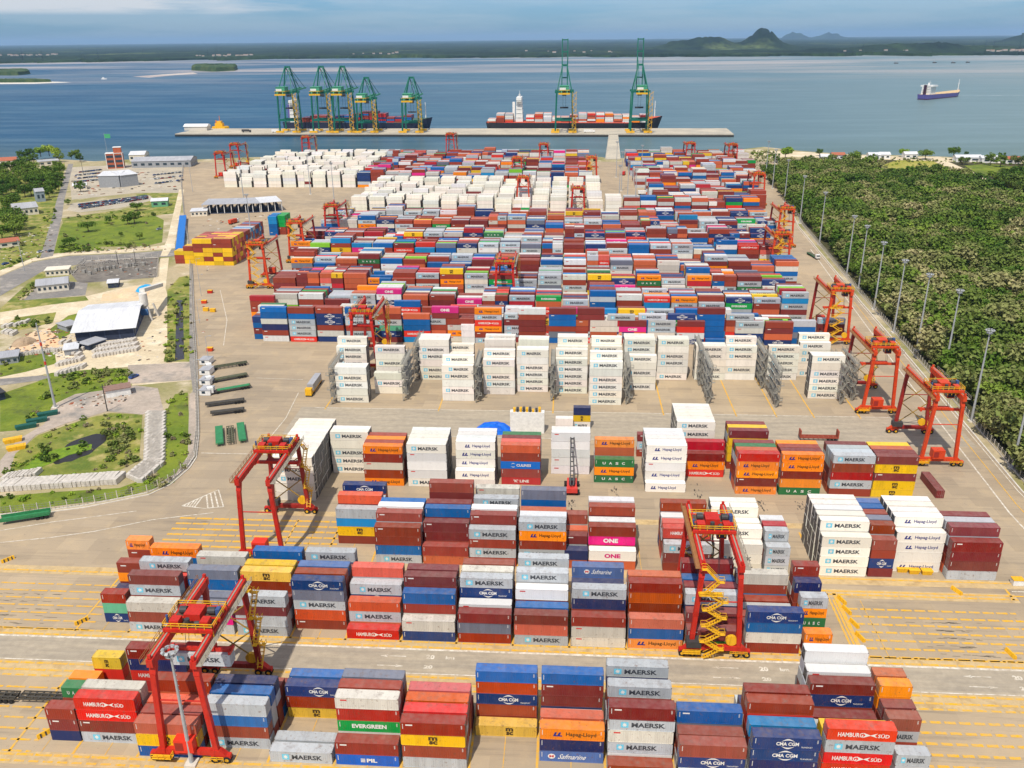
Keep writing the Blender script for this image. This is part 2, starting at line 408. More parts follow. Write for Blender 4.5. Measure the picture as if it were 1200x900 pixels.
block(1, 122.4, 2.9, [
 (-101.3, T20, {1: 'NDR', 3: '?RG', 4: '?RH'}),
 (-97.3, T20, {5: '?OSY'}),
 (-94.9, T40, {1: 'MDSS', 2: '??Mb', 3: 'RD'}),
 (-89.6, T40, {5: '?kSND'}),
 (-81.9, T40, {0: 'BYO', 1: 'RMR', 2: 'YRs', 3: '?MOR', 4: 'DR'}),
 (-68.9, T40, {1: 'MRBM', 2: '?MMB', 3: '?RMN', 4: '?DR', 5: 'RD'}),
 (-55.9, T40, {0: 'M', 1: 'M', 4: 'YRC', 5: '?RB'}),
 (-42.9, T40, {0: 'LR', 1: '?bEKb', 2: '?MDRR', 3: '?DMRg', 4: 'R?'}),
 (-29.9, T40, {0: 'MRYR', 1: '?RMs', 2: 'MRRO', 3: '?RDs', 4: 'RD'}),
 (-16.9, T40, {3: 'Y', 4: 'RRCOB', 5: 'DRM'}),
 (-3.9, T40, {1: 'FNH', 2: 'R?O', 3: 'RM', 4: '?NDDB'}),
 (9.1, T40, {0: 'R', 1: 'wMbMD', 2: '?RMC', 3: '?RDRM', 4: '?MRN', 5: '??RNM'}),
 (22.1, T40, {0: 'wCR', 1: 'MRR', 2: '?RgB', 3: 'RD', 4: '?R'}),
 (35.1, T40, {0: 'MNCC', 1: '?RDT', 2: '??RSR', 3: '?MMRD', 4: 'RDN', 5: '?M'}),
 (48.1, T40, {0: '?SSMS', 1: '?RDY', 2: 'RDM', 3: 'R?D', 4: '?TRCD', 5: '?RRMw', 6: '?RDMMw'}),
 (61.1, T20, {0: '?MM', 2: '?RMR', 3: '?DRD', 4: 'GR?HH', 5: '?R?OO'}),
])
block(2, 159.3, 2.9, [
 (-109.4, T20, {1: 'CmR', 2: '?N', 3: '?N', 4: '?DHR', 6: '??MRH'}),
 (-101.8, T40, {0: 'MRb', 1: '??RMD', 2: '?MRS', 3: '??DRM', 5: '??RBH'}),
 (-88.8, T40, {0: 'MPg', 1: 'MRg', 2: '?DMBg', 3: '?RD', 4: '?MRDb'}),
 (-75.8, T40, {0: 'MMDM', 1: '?MD', 2: '?MDRY', 3: '?RMDY', 4: '?RD', 5: '?M?RB'}),
 (-62.8, T40, {1: 'ROMgC', 2: '?MRDR', 3: '?RCDF', 4: '?R?D', 5: '?RMCM'}),
 (-49.8, T40, {0: 'S', 1: '?MO', 2: '?R?M', 3: '?RDMS', 4: '?RD'}),
 (-36.8, T40, {0: 'Cb', 1: '?bRB', 2: '?MRDD', 3: '?RDMD', 4: 'RMD'}),
 (-23.8, T40, {0: 'RgD', 1: '?Rw', 2: '?RDCM', 3: '??RMb', 4: '?RDMR', 5: 'RD'}),
 (-10.8, T40, {0: 'MOD', 1: '?RB', 2: '?DRw', 3: '?RDMM', 4: '?RDb', 5: '?RDRM'}),
 (2.2, T40, {0: 'bbR', 1: '??RNM', 2: '?RD', 3: 'RDMN', 4: '?MRFF'}),
 (15.2, T40, {0: 'HBO', 1: '?R', 2: '?RROR', 3: '?RDRO', 4: '?RMO'}),
 (28.2, T40, {0: 'ED', 1: '?RD', 2: '?RNM', 3: '?RDD', 4: '?CCB', 5: '?RMDD'}),
 (41.2, T40, {0: 'RbBC', 1: 'RD', 2: '?R', 3: 'RM', 4: 'DR', 5: 'RTRb'}),
 (54.2, T20, {0: 'DH', 2: 'RGHM', 4: '?RRN', 5: '?RMDR'}),
])
block(3, 190.3, 2.9, [
 (-62.0, T40, {3: 'RYTM', 4: '?RMDs', 5: '?RDM', 6: '?RMRC'}),
 (-49.5, T40, {0: 'MBRR', 1: '?RDMR', 2: '?RMDw', 3: '?RMDB', 5: '?RD'}),
 (-37.0, T40, {0: 'OR', 1: '?RDD', 2: '?RMDB', 3: '?RDMD', 5: '?RMRDR'}),
 (-24.5, T40, {0: 'RMRM', 1: '?RMDR', 2: '?RDMw', 4: '?RDMM', 6: '?RDMb'}),
 (-11.5, T40, {0: '?MRHM', 1: '?RDMw', 2: '?RDMO', 4: '?RMRBg'}),
 (.3, T20, {0: '?N', 1: '?MD', 2: 'RDO', 3: 'RDMR'}),
 (6.7, T40, {0: '?1', 1: '?RPR', 2: '?RDw', 3: '?MRDR', 4: '?RMDw'}),
 (26.0, T40, {0: '?DM', 1: '?RDS', 2: '?RMs', 3: '?RMw', 4: '?RDMR'}),
 (38.9, T40, {0: 'WWW', 1: 'WWWW', 2: 'WWWW', 3: 'WWWWW', 4: 'WWWWW'}),
 (52.0, T20, {0: 'MMM', 1: '?RMM', 2: '?RDK', 3: '?RDw'}),
 (65.6, T40, {0: 'WWWW', 1: 'WWWWW', 2: 'WWWWW', 3: 'WWWWw', 4: 'WWWWW', 5: 'WWWWW'}),
 (78.2, T20, {0: 'DCRR', 1: '?RDMR', 2: '?RDMg', 3: '?RDMR', 4: '?RDMB', 5: '?RDMF'}),
 (85.0, T40, {1: 'hhhh', 2: 'hhhhh', 3: 'hhhhw', 4: 'hhhhh', 5: 'hhhhh'}),
 (97.9, T40, {0: 'MDDD', 1: '?RDMD', 2: '?RDDM', 3: '?RDMD'}),
])
X1 = -87.0
block(4, 232.3, 2.58, [
 (X1, T40, {r: 'WWWWW' for r in range(-4, 7)}),
 (-74.2, T40, {3: 'WWWWW', 4: 'WWWWW', 5: 'WWW'}),
 (-62.0, T40, {0: 'HRbRH', 1: '?RDMR', 2: '?RDMH', 3: '?RDMR'}),
 (-48.4, T40, {0: 'WwwwW', 1: 'WWWWW', 2: 'WWWWW', 3: 'WWWWW', 4: 'WWWWw'}),
 (-33.6, T40, {0: 'hh', 1: 'hhhhh', 2: 'hhhhw', 3: 'hhhhw', 4: 'hhhhw'}),
 (-19.6, T40, {1: 'kRURO', 2: '?RDMs', 3: '?RDMD', 4: '?RDMG'}),
 (-4.2, T40, {4: 'wwwww', 5: 'wwwww'}),
 (9.4, T40, {2: 'GHG', 3: '?RMOH', 4: '?RM'}),
 (24.8, T40, {0: 'h', 1: 'hhwhh', 2: 'hhhhh', 3: 'hhhhw', 4: 'hhhhw', 5: 'hhhhw'}),
 (38.0, T40, {4: 'SHD', 5: '?RMK'}),
 (52.0, T40, {0: 'HDHHK', 1: '?RDMO', 2: '?RDMG', 3: '?RDMD'}),
 (65.0, T40, {0: 'GHDHH', 1: '?RDMD', 2: '?RDMR', 3: '?RDMH'}),
 (79.8, T40, {0: 'RMKRM', 1: '?RDMM', 2: '?RDMM', 3: '?RDMD'}),
 (92.4, T40, {0: 'YYDYD', 1: '?RDMD', 2: '?RDMO', 3: '?RDMY'}),
])
x, y = gp(671.5, 503); stack(x, y, 'WYN', 4, 14, 9, T20)
x, y = gp(651, 508); stack(x, y, 'WW', 4, 13, 9, T20)
x, y = gp(746, 535); stack(x, y, 'RMD', 4, 15, 9, T20)
for i, cs in enumerate(('WWWWW', 'WWWWW', 'WWWWW', 'WWWWW', 'WWWWW', 'WWWWW')): stack(36.0, 252.5+2.58*i, cs, 4, 16, 8+i)
for i, cs in enumerate(('RYYYD', '?RDMY', '?RDMD')): stack(52.0, 248.5+2.58*i, cs, 4, 17, 8+i)
# a single box parked lengthwise beside the last stack
x, y = gp(1074, 560); stack(x+3.2, 232.4, 'D', 4, 18, 0, T40, rz=math.radians(90))
# white refrigerated block with its plug-in racks: a front and a rear group
for bay, (u, v, n0, k0, n1) in enumerate(((395.5,471.5,5,2,6), (440,461,3,1,5), (491,0,0,0,6), (519,469.5,5,2,5), (567,462,5,2,6), (606,459,6,2,7), (651,461,5,2,6), (690,474.2,6,2,6),
      (731,457,5,1,7), (770,0,0,0,6), (814,0,0,0,5), (849,0,0,0,6), (898,0,0,0,5), (946,467,6,2,0), (934,0,0,0,6))):
    if n0:
        x, y = gp(u, v)
        for r in range(k0): stack(x, y+2.6*r, 'W'*(n0+(1 if r and random.random() < .5 else 0)), 5, bay, r)
    if n1:
        x, y = gp(u+(2 if u < 700 else -1), 445 if bay < 13 else 441)
        for r in range(2 if random.random() < .6 else 3): stack(x, y+2.6*r, 'W'*min(6, max(4, n1+random.choice((-1, 0, 0)))), 5, bay, 7+r)
# front row of the mixed yard, read off the photograph
ROW6 = [(296,378,'SHRRK',0), (309,400,'wRNbBB',0), (341,400.5,'SMMMBR',0), (373.5,400.5,'CbRCCR',0), (407,401,'RMRMMB',0), (441,401,'DCmMRO',0), (474,401,'TSBBO',0), (507.5,400,'RRRRDP',0), (541,402,'www',1), (557,402,'MRHSMH',0), (591.5,401,'MRRMM',1),
 (608,402,'DRDDRw',0), (643,402,'BgRBBD',0), (676,402,'SMDDDD',0), (711,402.5,'TCbKM',0), (747,402,'BBBBM',0), (781,402,'MMKEC',0), (815,402,'SBBBBD',0), (849,402.5,'CSORM',0), (882,402,'wwww',1), (899,403,'OORM',1), (921,403,'BgBM',0), (957,393,'RDM',0)]
for bay, (u, v, cs, sh) in enumerate(ROW6):
    x, y = gp(u, v); stack(x, y, cs, 6, bay, 0, T20 if sh else T40)
# everything beyond, bay by bay
PAL = 'RRRRRRRRRRDDDDDDOOOOMMMMMMMMMMbbbbbwwwwCCCCBBBBBSSHHYYGEAPKTTgRDOsg'
def region(x, y):
    right = 104+(y-384)*.145
    left = -150-(y-384)*.22 if y < 480 else -172
    if y > 800: left = -330
    if y > 700 and 30 < x+T40 and x < 57: return None
    if x < left or x+T40 > right+12: return None
    if 668 < y < 800 and -172 < x < 34: return 'w'
    if y > 790 and x < -205: return 'w'
    return 'm'
starts = [366.3, 398, 438, 470, 510, 542, 582, 614, 670, 702, 734, 766, 806, 838, 878, 910, 946, 974]
for bi, y0 in enumerate(starts):
    xs = -340.3+(bi % 2)*.4
    while xs < 240:
        for sub in ([0] if random.random() > .12 else [0, 1]):
            x = xs+6.3*sub; L = T20 if sub or False else T40
            if bi == 0 and True and not (region(x, y0)): continue
            zone = region(x, y0)
            if not zone or sub: continue
            pairs = random.random() < .12; base = random.choice((4, 5, 5, 5, 5, 6)); fam = random.choice('RRRDDMMMMBBCOObw')
            for r in range(6):
                if bi == 0 and r == 0: continue
                y = y0+2.9*r
                if y > 985: continue
                n = max(1, min(5, base+random.choice((-2, -1, -1, 0, 0)))) if zone == 'w' else max(0, min(6, base+random.choice((-1, 0, 0, 0, 0, 0)))) if random.random() > .05 else random.choice((1, 2, 3))
                if bi == 0 and r < 4: n = min(n, 4)
                for half in ((0, 1) if pairs else (0,)):
                    cs = ''
                    for k in range(n):
                        c = (fam if random.random() < .3 else random.choice(PAL)) if zone == 'm' else random.choice('WWWWWWWWw'+('D' if random.random() < .08 else 'W'))
                        cs += c
                    stack(x+6.2*half, y, cs, 7, bi, r, T20 if pairs else T40)
        xs += 14.3 if region(xs, y0) == 'w' else 13.0
# checkered stack by the left boundary, red stacks and blue-white stack beside the gate
x, y = gp(229, 311)
for i in range(4):
    for r in range(9): stack(x+6.15*i, y+2.5*r, ''.join(random.choice('YRYRY') if r < 2 else random.choice('YRsO') for _ in range(6)), 8, i, r, T20, txt=False)
x, y = gp(206, 309)
for i in range(3):
    for r in range(3): stack(x+6.15*i, y+2.5*r, ''.join(random.choice('YYR') for _ in range(3+i)), 8, 5+i, r, T20, txt=False)
x, y = gp(268, 296)
for r in range(14): stack(x, y+2.6*r, 'DDRDD' if r == 0 else ''.join(random.choice('DRTRgOMDB') for _ in range(5)), 8, 9, r)
x, y = gp(316, 276)
for r in range(5): stack(x, y+2.6*r, ''.join(random.choice('BwBCTB') for _ in range(5)), 8, 10, r, T20, txt=False)
x, y = gp(326, 275)
for r in range(5): stack(x, y+2.6*r, ''.join(random.choice('ORE') for _ in range(4))+'E', 8, 11, r, T20, txt=False)
# deck cargo of the two container ships (deck boxes stand on the hulls built below)
SHIPBOX = []
def ship_row(x0, x1, y0, nrow, z0, plan, seed):
    r = random.Random(seed); i = 0; x = x0
    while x+T40 <= x1:
        n = plan[i % len(plan)]
        for j in range(nrow):
            z = z0
            for k in range(n):
                c = r.choice('RSOHwMbbMwO' if seed == 1 else 'RRDCNKBD'); SHIPBOX.append(dict(x=x, y=y0+2.5*j, z=z, L=T40, h=2.7, c=c, rz=0, txt=False, tab=None, end=1)); z += 2.71
        x += 13.4; i += 1

# ------------------------------------------------------------------ which boxes show, and how large
ALLB = BOX
bv, bf = [], []
for r in ALLB:
    c, s = math.cos(r['rz']), math.sin(r['rz']); n = len(bv)
    for z in (r['z'], r['z']+r['h']):
        for a, b in ((0,0), (r['L'],0), (r['L'],WB), (0,WB)): bv.append((r['x']+a*c-b*s, r['y']+a*s+b*c, z))
    for q in ((0,1,2,3), (4,5,6,7), (0,1,5,4), (1,2,6,5), (2,3,7,6), (3,0,4,7)): bf.append(tuple(n+i for i in q))
bvh = BVHTree.FromPolygons(bv, bf)
hits = [0]*len(ALLB); o3 = Vector((0, 0, HC))
for v in range(160, 902, 3):
    for u in range(0, 1200, 3):
        d = R3*((u-600)/FPX)-U3*((v-450)/FPX)+F3
        h = bvh.ray_cast(o3, d)
        if h[2] is not None: hits[h[2]//6] += 1
order = sorted(range(len(ALLB)), key=lambda i: -hits[i])
SINGLE = set([i for i in order if hits[i] > 0 and ALLB[i]['blk'] != 7][:300])
# ------------------------------------------------------------------ labels of the single boxes
from collections import defaultdict, Counter
def look(r, letters=True):
    w = CC[r['c']][0]; kind = 'half-length container' if r['L'] < 7 else 'container'
    if letters and r['txt'] and r['c'] in LETTER_WORDS: return f"{w} {kind} with {LETTER_WORDS[r['c']]}"
    if is_reefer(r['c']): return f"plain {w} refrigerated container" if r['L'] > 7 else f"plain {w} {kind}"
    return f"{w} {kind}"
stk = defaultdict(dict)
for r in BOX: stk[(r['blk'], r['bay'], r['row'], round(r['x']/3))][r['tier']] = r
def nb(r):
    s = stk[(r['blk'], r['bay'], r['row'], round(r['x']/3))]; lo, hi = s.get(r['tier']-1), s.get(r['tier']+1)
    a = f"above {CC[lo['c']][0]}" if lo else 'on the ground'
    b = f"under {CC[hi['c']][0]}" if hi else 'topmost'
    return f"{look(r)} {a}, {b}"
seen = [i for i in range(len(BOX)) if hits[i] > 0]
cnt_look = Counter(look(BOX[i]) for i in seen); cnt_nb = Counter(nb(BOX[i]) for i in seen)
BLKN = {1: 'nearest block', 2: 'second block', 3: 'third block', 4: 'fourth block', 5: 'fifth block', 6: 'sixth block', 7: 'mixed yard', 8: 'gate side'}
bayrank = {}
for b in range(1, 9):
    xs = {}
    for r in BOX:
        if r['blk'] == b: xs.setdefault(r['bay'], r['x'])
    for k, bay in enumerate(sorted(xs, key=lambda q: xs[q])): bayrank[(b, bay)] = k
rowrank = {}
rows = defaultdict(set)
for i in seen: rows[(BOX[i]['blk'], BOX[i]['bay'])].add(BOX[i]['row'])
def full(r, letters=True):
    k = sorted(rows[(r['blk'], r['bay'])]).index(r['row']) if r['row'] in rows[(r['blk'], r['bay'])] else 0
    row = 'front row' if k == 0 else ORD[min(k, 19)]+' row'
    tier = 'ground tier' if r['tier'] == 0 else ORD[r['tier']]+' tier'
    bay = bayrank[(r['blk'], r['bay'])]
    if r['blk'] == 7:
        return f"{look(r, letters)}, {tier}, at {abs(round(r['x']))} metres"
    return f"{look(r, letters)}, {tier}, {row}, {ORD[min(bay, 19)]} bay from left, {BLKN[r['blk']]}"
used = Counter()
for i in [q for q in order if q in SINGLE]:
    r = BOX[i]
    L1, L2, L3 = look(r), nb(r), full(r)
    if len(L3.split()) > 16: L3 = full(r, False)
    lab = L1+f" in the {BLKN[r['blk']]}" if cnt_look[L1] == 1 and used[L1] == 0 else (L2+f", {BLKN[r['blk']]}" if cnt_nb[L2] == 1 and len(L2.split()) < 14 else L3)
    if used[lab]: lab = L3
    used[lab] += 1; r['label'] = lab
for i in sorted(SINGLE):
    r = BOX[i]; o = make_box(r)
    tag(o, r['label'], 'container', 'reefer containers stacked in the yard' if is_reefer(r['c']) else 'containers stacked in the yard')

# ------------------------------------------------------------------ light, sky, air
SD = Vector((.17, .60, -1)).normalized()
sun = bpy.data.lights.new('sun', 'SUN'); sun.energy = 4.3; sun.angle = math.radians(.53); sun.color = (1, .935, .83)
so = bpy.data.objects.new('sun', sun); COL.objects.link(so); so.rotation_euler = SD.to_track_quat('-Z', 'Y').to_euler(); so.location = (0, 0, 300)
W = bpy.data.worlds.new('World'); S.world = W; W.use_nodes = True
wn, wl = W.node_tree.nodes, W.node_tree.links; bg = wn['Background']
sky = wn.new('ShaderNodeTexSky'); sky.sky_type = 'NISHITA'; sky.sun_disc = False
sky.sun_elevation = math.asin(-SD.z); sky.sun_rotation = math.atan2(-SD.x, -SD.y); sky.altitude = 100; sky.air_density = 1.0; sky.dust_density = .7; sky.ozone_density = 2.0
tc = wn.new('ShaderNodeTexCoord'); mp = wn.new('ShaderNodeMapping'); mp.inputs['Scale'].default_value = (3.2, 3.2, 34)
mp.inputs['Location'].default_value = (.4, 1.9, .35)
wl.new(tc.outputs['Generated'], mp.inputs['Vector'])
nz = wn.new('ShaderNodeTexNoise'); nz.inputs['Scale'].default_value = 1.6; nz.inputs['Detail'].default_value = 7; nz.inputs['Roughness'].default_value = .58; wl.new(mp.outputs[0], nz.inputs['Vector'])
mr = wn.new('ShaderNodeMapRange'); mr.inputs[1].default_value = .36; mr.inputs[2].default_value = .56; mr.inputs[4].default_value = .9; wl.new(nz.outputs[0], mr.inputs[0])
mx = wn.new('ShaderNodeMix'); mx.data_type = 'RGBA'; mx.inputs[7].default_value = (7.5, 7.7, 8.0, 1)
zz = wn.new('ShaderNodeSeparateXYZ'); wl.new(tc.outputs['Generated'], zz.inputs[0])
def wmath(op, a_, b_):
    q = wn.new('ShaderNodeMath'); q.operation = op
    for k_, s_ in enumerate((a_, b_)):
        if hasattr(s_, 'is_output'): wl.new(s_, q.inputs[k_])
        else: q.inputs[k_].default_value = s_
    return q.outputs[0]
def wramp(s_, lo, hi):
    q = wn.new('ShaderNodeMapRange'); q.interpolation_type = 'SMOOTHSTEP'; q.inputs[1].default_value = lo; q.inputs[2].default_value = hi; wl.new(s_, q.inputs[0]); return q.outputs[0]
azim = wmath('ARCTAN2', zz.outputs[0], zz.outputs[1])
wl_ = wmath('MULTIPLY', wramp(azim, -.12, -.40), wmath('MULTIPLY', wramp(zz.outputs[2], .022, .031), wramp(zz.outputs[2], .050, .040)))
wr_ = wmath('MULTIPLY', wramp(azim, .34, .43), wramp(zz.outputs[2], .024, .034))
up_ = wmath('MULTIPLY', wramp(zz.outputs[2], .06, .14), .8)
win_ = wmath('MAXIMUM', wmath('MAXIMUM', wl_, wr_), wmath('MAXIMUM', up_, .22))
class _Z: pass
zm = _Z(); zm.outputs = [wmath('MULTIPLY', mr.outputs[0], win_)]
tint = wn.new('ShaderNodeMix'); tint.data_type = 'RGBA'; tint.blend_type = 'MULTIPLY'; tint.inputs[0].default_value = 1; tint.inputs[7].default_value = (.45, .76, 1.22, 1); wl.new(sky.outputs[0], tint.inputs[6])
wl.new(zm.outputs[0], mx.inputs[0]); wl.new(tint.outputs[2], mx.inputs[6]); wl.new(mx.outputs[2], bg.inputs['Color']); bg.inputs['Strength'].default_value = .10
S.view_settings.view_transform = 'Standard'; S.view_settings.look = 'None'; S.view_settings.gamma = 1; S.view_settings.use_curve_mapping = False
S.view_settings.exposure = 0.0
S.cycles.max_bounces = 6; S.cycles.diffuse_bounces = 2; S.cycles.glossy_bounces = 2; S.cycles.volume_bounces = 0; S.cycles.use_denoising = True

# ------------------------------------------------------------------ ground, water and far shore
def sheet(name, pts, z, mat, kind='structure', parent=None):
    mb = MB(); mb.face([(p[0], p[1], z) for p in pts]); return tag(mb.build(name, mat, parent), kind=kind)
def ribbon(name, pts, w, z, mat):
    mb = MB(); P = [Vector((p[0], p[1], 0)) for p in pts]
    L, R = [], []
    for i, p in enumerate(P):
        d = (P[min(i+1, len(P)-1)]-P[max(i-1, 0)]).normalized(); nrm = Vector((-d.y, d.x, 0))*w/2
        L.append((p+nrm)); R.append((p-nrm))
    for i in range(len(P)-1): mb.face([(R[i].x, R[i].y, z), (R[i+1].x, R[i+1].y, z), (L[i+1].x, L[i+1].y, z), (L[i].x, L[i].y, z)])
    return tag(mb.build(name, mat), kind='structure')
t = NT('sea water'); p = t.pos()
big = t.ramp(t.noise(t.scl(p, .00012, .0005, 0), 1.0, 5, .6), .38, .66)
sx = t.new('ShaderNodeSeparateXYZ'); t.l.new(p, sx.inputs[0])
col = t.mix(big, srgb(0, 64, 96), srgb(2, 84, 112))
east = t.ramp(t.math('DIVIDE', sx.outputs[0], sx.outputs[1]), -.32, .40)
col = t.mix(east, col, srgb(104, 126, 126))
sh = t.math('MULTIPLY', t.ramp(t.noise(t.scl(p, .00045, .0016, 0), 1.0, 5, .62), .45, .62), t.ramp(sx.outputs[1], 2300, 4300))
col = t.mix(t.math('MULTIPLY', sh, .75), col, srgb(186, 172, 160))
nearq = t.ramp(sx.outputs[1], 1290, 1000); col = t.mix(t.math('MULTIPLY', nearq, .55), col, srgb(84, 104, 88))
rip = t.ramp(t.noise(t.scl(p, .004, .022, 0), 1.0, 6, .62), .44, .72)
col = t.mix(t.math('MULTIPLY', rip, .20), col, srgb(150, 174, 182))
t.bump(t.noise(t.scl(p, .05, .16, 0), 1.0, 5, .65), .55, .8)
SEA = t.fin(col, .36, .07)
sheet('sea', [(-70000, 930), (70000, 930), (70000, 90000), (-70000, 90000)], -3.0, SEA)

LAND = two('dry soil', (176, 160, 128), (138, 134, 84), .02, lo=.4, hi=.6, c=(196, 182, 154), cs=.05)
shore = G((0,191),(60,186),(110,189),(150,187),(190,187),(228,187),(300,184),(420,184),(560,184),(705,184),(712,185.5),(742,185),(800,181),(860,176),(895,172),(940,177),(1000,181),(1060,182),(1120,184),(1200,187.5))
mb = MB(); top = [(-1500, shore[0][1]+30)]+shore+[(1500, shore[-1][1]-60)]
for i in range(len(top)-1):
    a, b = top[i], top[i+1]
    mb.face([(a[0], -100, 0), (b[0], -100, 0), (b[0], b[1], 0), (a[0], a[1], 0)]); mb.face([(a[0], a[1], 0), (b[0], b[1], 0), (b[0], b[1]+5, -4), (a[0], a[1]+5, -4)])
tag(mb.build('ground', LAND), kind='structure')

# yard
t = NT('yard concrete'); p = t.pos()
a = t.ramp(t.noise(p, .012, 5, .6), .35, .65); col = t.mix(a, srgb(178, 158, 130), srgb(160, 144, 122))
tyre = t.ramp(t.noise(t.scl(p, .03, .55, 1), 1.0, 6, .7), .52, .75); col = t.mix(t.math('MULTIPLY', tyre, .7), col, srgb(120, 110, 96))
bl = t.ramp(t.noise(p, .13, 6, .7), .50, .72); col = t.mix(t.math('MULTIPLY', bl, .35), col, srgb(200, 174, 134))
sp = t.ramp(t.noise(p, .7, 4, .6), .66, .74); col = t.mix(t.math('MULTIPLY', sp, .5), col, srgb(92, 84, 74))
sp2 = t.ramp(t.noise(t.scl(p, .12, .9, 1), 1.0, 4, .6), .68, .76); col = t.mix(t.math('MULTIPLY', sp2, .55), col, srgb(78, 72, 66))
br = t.new('ShaderNodeTexBrick'); t.put(br.inputs['Vector'], p)
for k_, v_ in (('Scale', 1.0), ('Mortar Size', .012), ('Brick Width', 9.0), ('Row Height', 6.0)): br.inputs[k_].default_value = v_
br.inputs['Color1'].default_value = (.90, .90, .90, 1); br.inputs['Color2'].default_value = (1.06, 1.06, 1.05, 1); br.inputs['Mortar'].default_value = (.80, .78, .74, 1)
YARD = t.fin(t.mix(1.0, col, br.outputs[0], 'MULTIPLY'), .85, .25)
yl = G((0,606),(62,600),(100,595),(140,587),(175,580),(200,568),(222,549),(230,537),(233,510),(232,470),(231,430),(228,380),(226,330),(222,290),(216,250),(213,215),(216,190))
yr = [(138.9, 100), (138.9, 238), (143.8, 305), (148.8, 375), (153, 440), (168, 634), (190, 780), (215, 900), (226, 985)]
mb = MB(); mb.face([(-400, 100, .02), (138.9, 100, .02)] + [(x, y, .02) for x, y in yr[1:]] + [(x, y, .02) for x, y in yl[::-1]] + [(-400, yl[0][1]-14, .02)])
tag(mb.build('yard_pavement', YARD), kind='structure')
t = NT('lane asphalt'); p = t.pos()
a = t.ramp(t.noise(t.scl(p, .05, .5, 1), 1.0, 6, .68), .35, .7)
LANE = t.fin(t.mix(1.0, t.mix(a, srgb(176, 162, 140), srgb(150, 140, 124)), t.ramp(t.noise(p, .5, 5, .7), .25, .75, .84, 1.14), 'MULTIPLY'), .85, .25)
RUN = two('runway concrete', (200, 172, 122), (184, 162, 126), .12, lo=.35, hi=.65, c=(176, 148, 104), cs=.3)
t = NT('yellow road paint'); wear = t.ramp(t.noise(t.pos(), .9, 5, .7), .38, .60)
YEL = t.fin(t.mix(wear, srgb(230, 170, 30), srgb(198, 164, 100)), .7, .2)
t = NT('white road paint'); wear = t.ramp(t.noise(t.pos(), .7, 5, .7), .40, .62)
WHT = t.fin(t.mix(wear, srgb(222, 214, 198), srgb(180, 166, 144)), .7, .2)
def rect(mb, x0, y0, x1, y1, z): mb.face([(x0, y0, z), (x1, y0, z), (x1, y1, z), (x0, y1, z)])
def rects(name, lst, z, mat):
    mb = MB()
    for r in lst: rect(mb, *r, z)
    return tag(mb.build(name, mat), kind='structure')
rects('truck_lane', [(-190, 148.3, 138, 156.0)], .04, LANE)
rects('truck_lane', [(-100, 268, 139, 292)], .04, LANE)
RB = [(122.4, 145.2, 121.0), (159.3, 182.8, 157.6), (190.3, 214.6, 189.0)]
rects('crane_runway', [(-190, 142.9, 128, 148.0), (-190, 156.3, 128, 159.1), (-190, 180.8, 112, 184.4), (-90, 186.6, 120, 190.0), (-90, 213.0, 110, 215.8), (-190, 119.0, 128, 122.2)], .04, RUN)
yel = []
bays1 = [-101.9+13*i for i in range(14)]
for y0, ya, yb, x0 in ((122.4, 121.9, 142.6, -16.9-13*7), (159.3, 158.6, 180, -10.8-13*8), (190.3, 189.8, 211, -11.5-13*5)):
    for i in range(17):
        x = x0+13*i-.42
        if x > 72: break
        yel.append((x-.28, ya, x+.22, yb)); yel.append((x+6.4, ya, x+6.55, yb))
def dashes(x0, x1, y, w, on, off):
    x = x0
    while x < x1: yel.append((x, y-w/2, min(x+on, x1), y+w/2)); x += on+off
for r in range(7):
    dashes(66, 128, 122.2+2.9*r, .72, 2.2, .7); dashes(-190, -104, 122.2+2.9*r, .5, 4.2, .8)
    dashes(69, 108-1.2*r+8, 159.1+2.9*r, .7, 2.6, .6); dashes(-190, -112, 159.1+2.9*r, .5, 4.2, .8); dashes(-112, -62, 189.8+2.9*r+2.9, .9, 4.6, .4)
for y in (157.0, 158.8, 145.0, 147.2, 182.2, 121.4): dashes(-190, 128 if y < 150 else 112, y, .6, 3.4, .4)
for y in (143.3, 119.8): dashes(-190, 128, y, .5, 2.0, .9)
yel += [(67.2, 159, 68.2, 183), (65.6, 159, 66.1, 183), (110.6, 182.0, 111.2, 186.5), (66.0, 120, 66.9, 143)]
for bx in (-90.9, -47.7, -4.8, 36.0, 62.5, 77, 90.5, 107):
    for y in (290.0, ): yel.append((bx, y, bx+.5, y+40))
dashes(40, 118, 189.0, .5, 30, .2); dashes(20, 118, 183.6, .5, 20, .2)
rects('yellow_markings', yel, .065, YEL)
wht = [(-190, 155.9, 138, 156.5), (-190, 148.1, 138, 148.4), (-95, 291.4, 118, 291.7), (-100, 268.4, 20, 268.7), (112, 185.4, 124, 185.8)]
rects('white_markings', wht, .065, WHT)
mb = MB()
def arrow(x, y, d, L=6.0):
    mb.face([(x-d*L/2, y-.12, .07), (x+d*L/2-d*1.6, y-.12, .07), (x+d*L/2-d*1.6, y+.12, .07), (x-d*L/2, y+.12, .07)][::1 if d > 0 else -1])
    mb.face([(x+d*L/2, y, .07), (x+d*(L/2-1.8), y+.42, .07), (x+d*(L/2-1.8), y-.42, .07)])
def glyph(txt, x, y, w, h):
    vs, fs = text_faces(txt, .05); n = len(mb.v); mb.v.extend((x+a*w, y+b*h, .07) for a, b in vs)
    for f in fs: mb.f.append(tuple(n+k for k in f)); mb.m.append(0)
for ax in (-38, 36, -150, 90, -95):
    arrow(ax, 153.7, -1); arrow(ax, 150.5, 1); glyph('20', ax+7.5, 153.0, 2.0, 1.5); glyph('km', ax+12, 153.2, 2.0, 1.1); glyph('20', ax+7.5, 149.9, 2.0, 1.2)
tag(mb.build('lane_arrows', WHT), kind='structure')
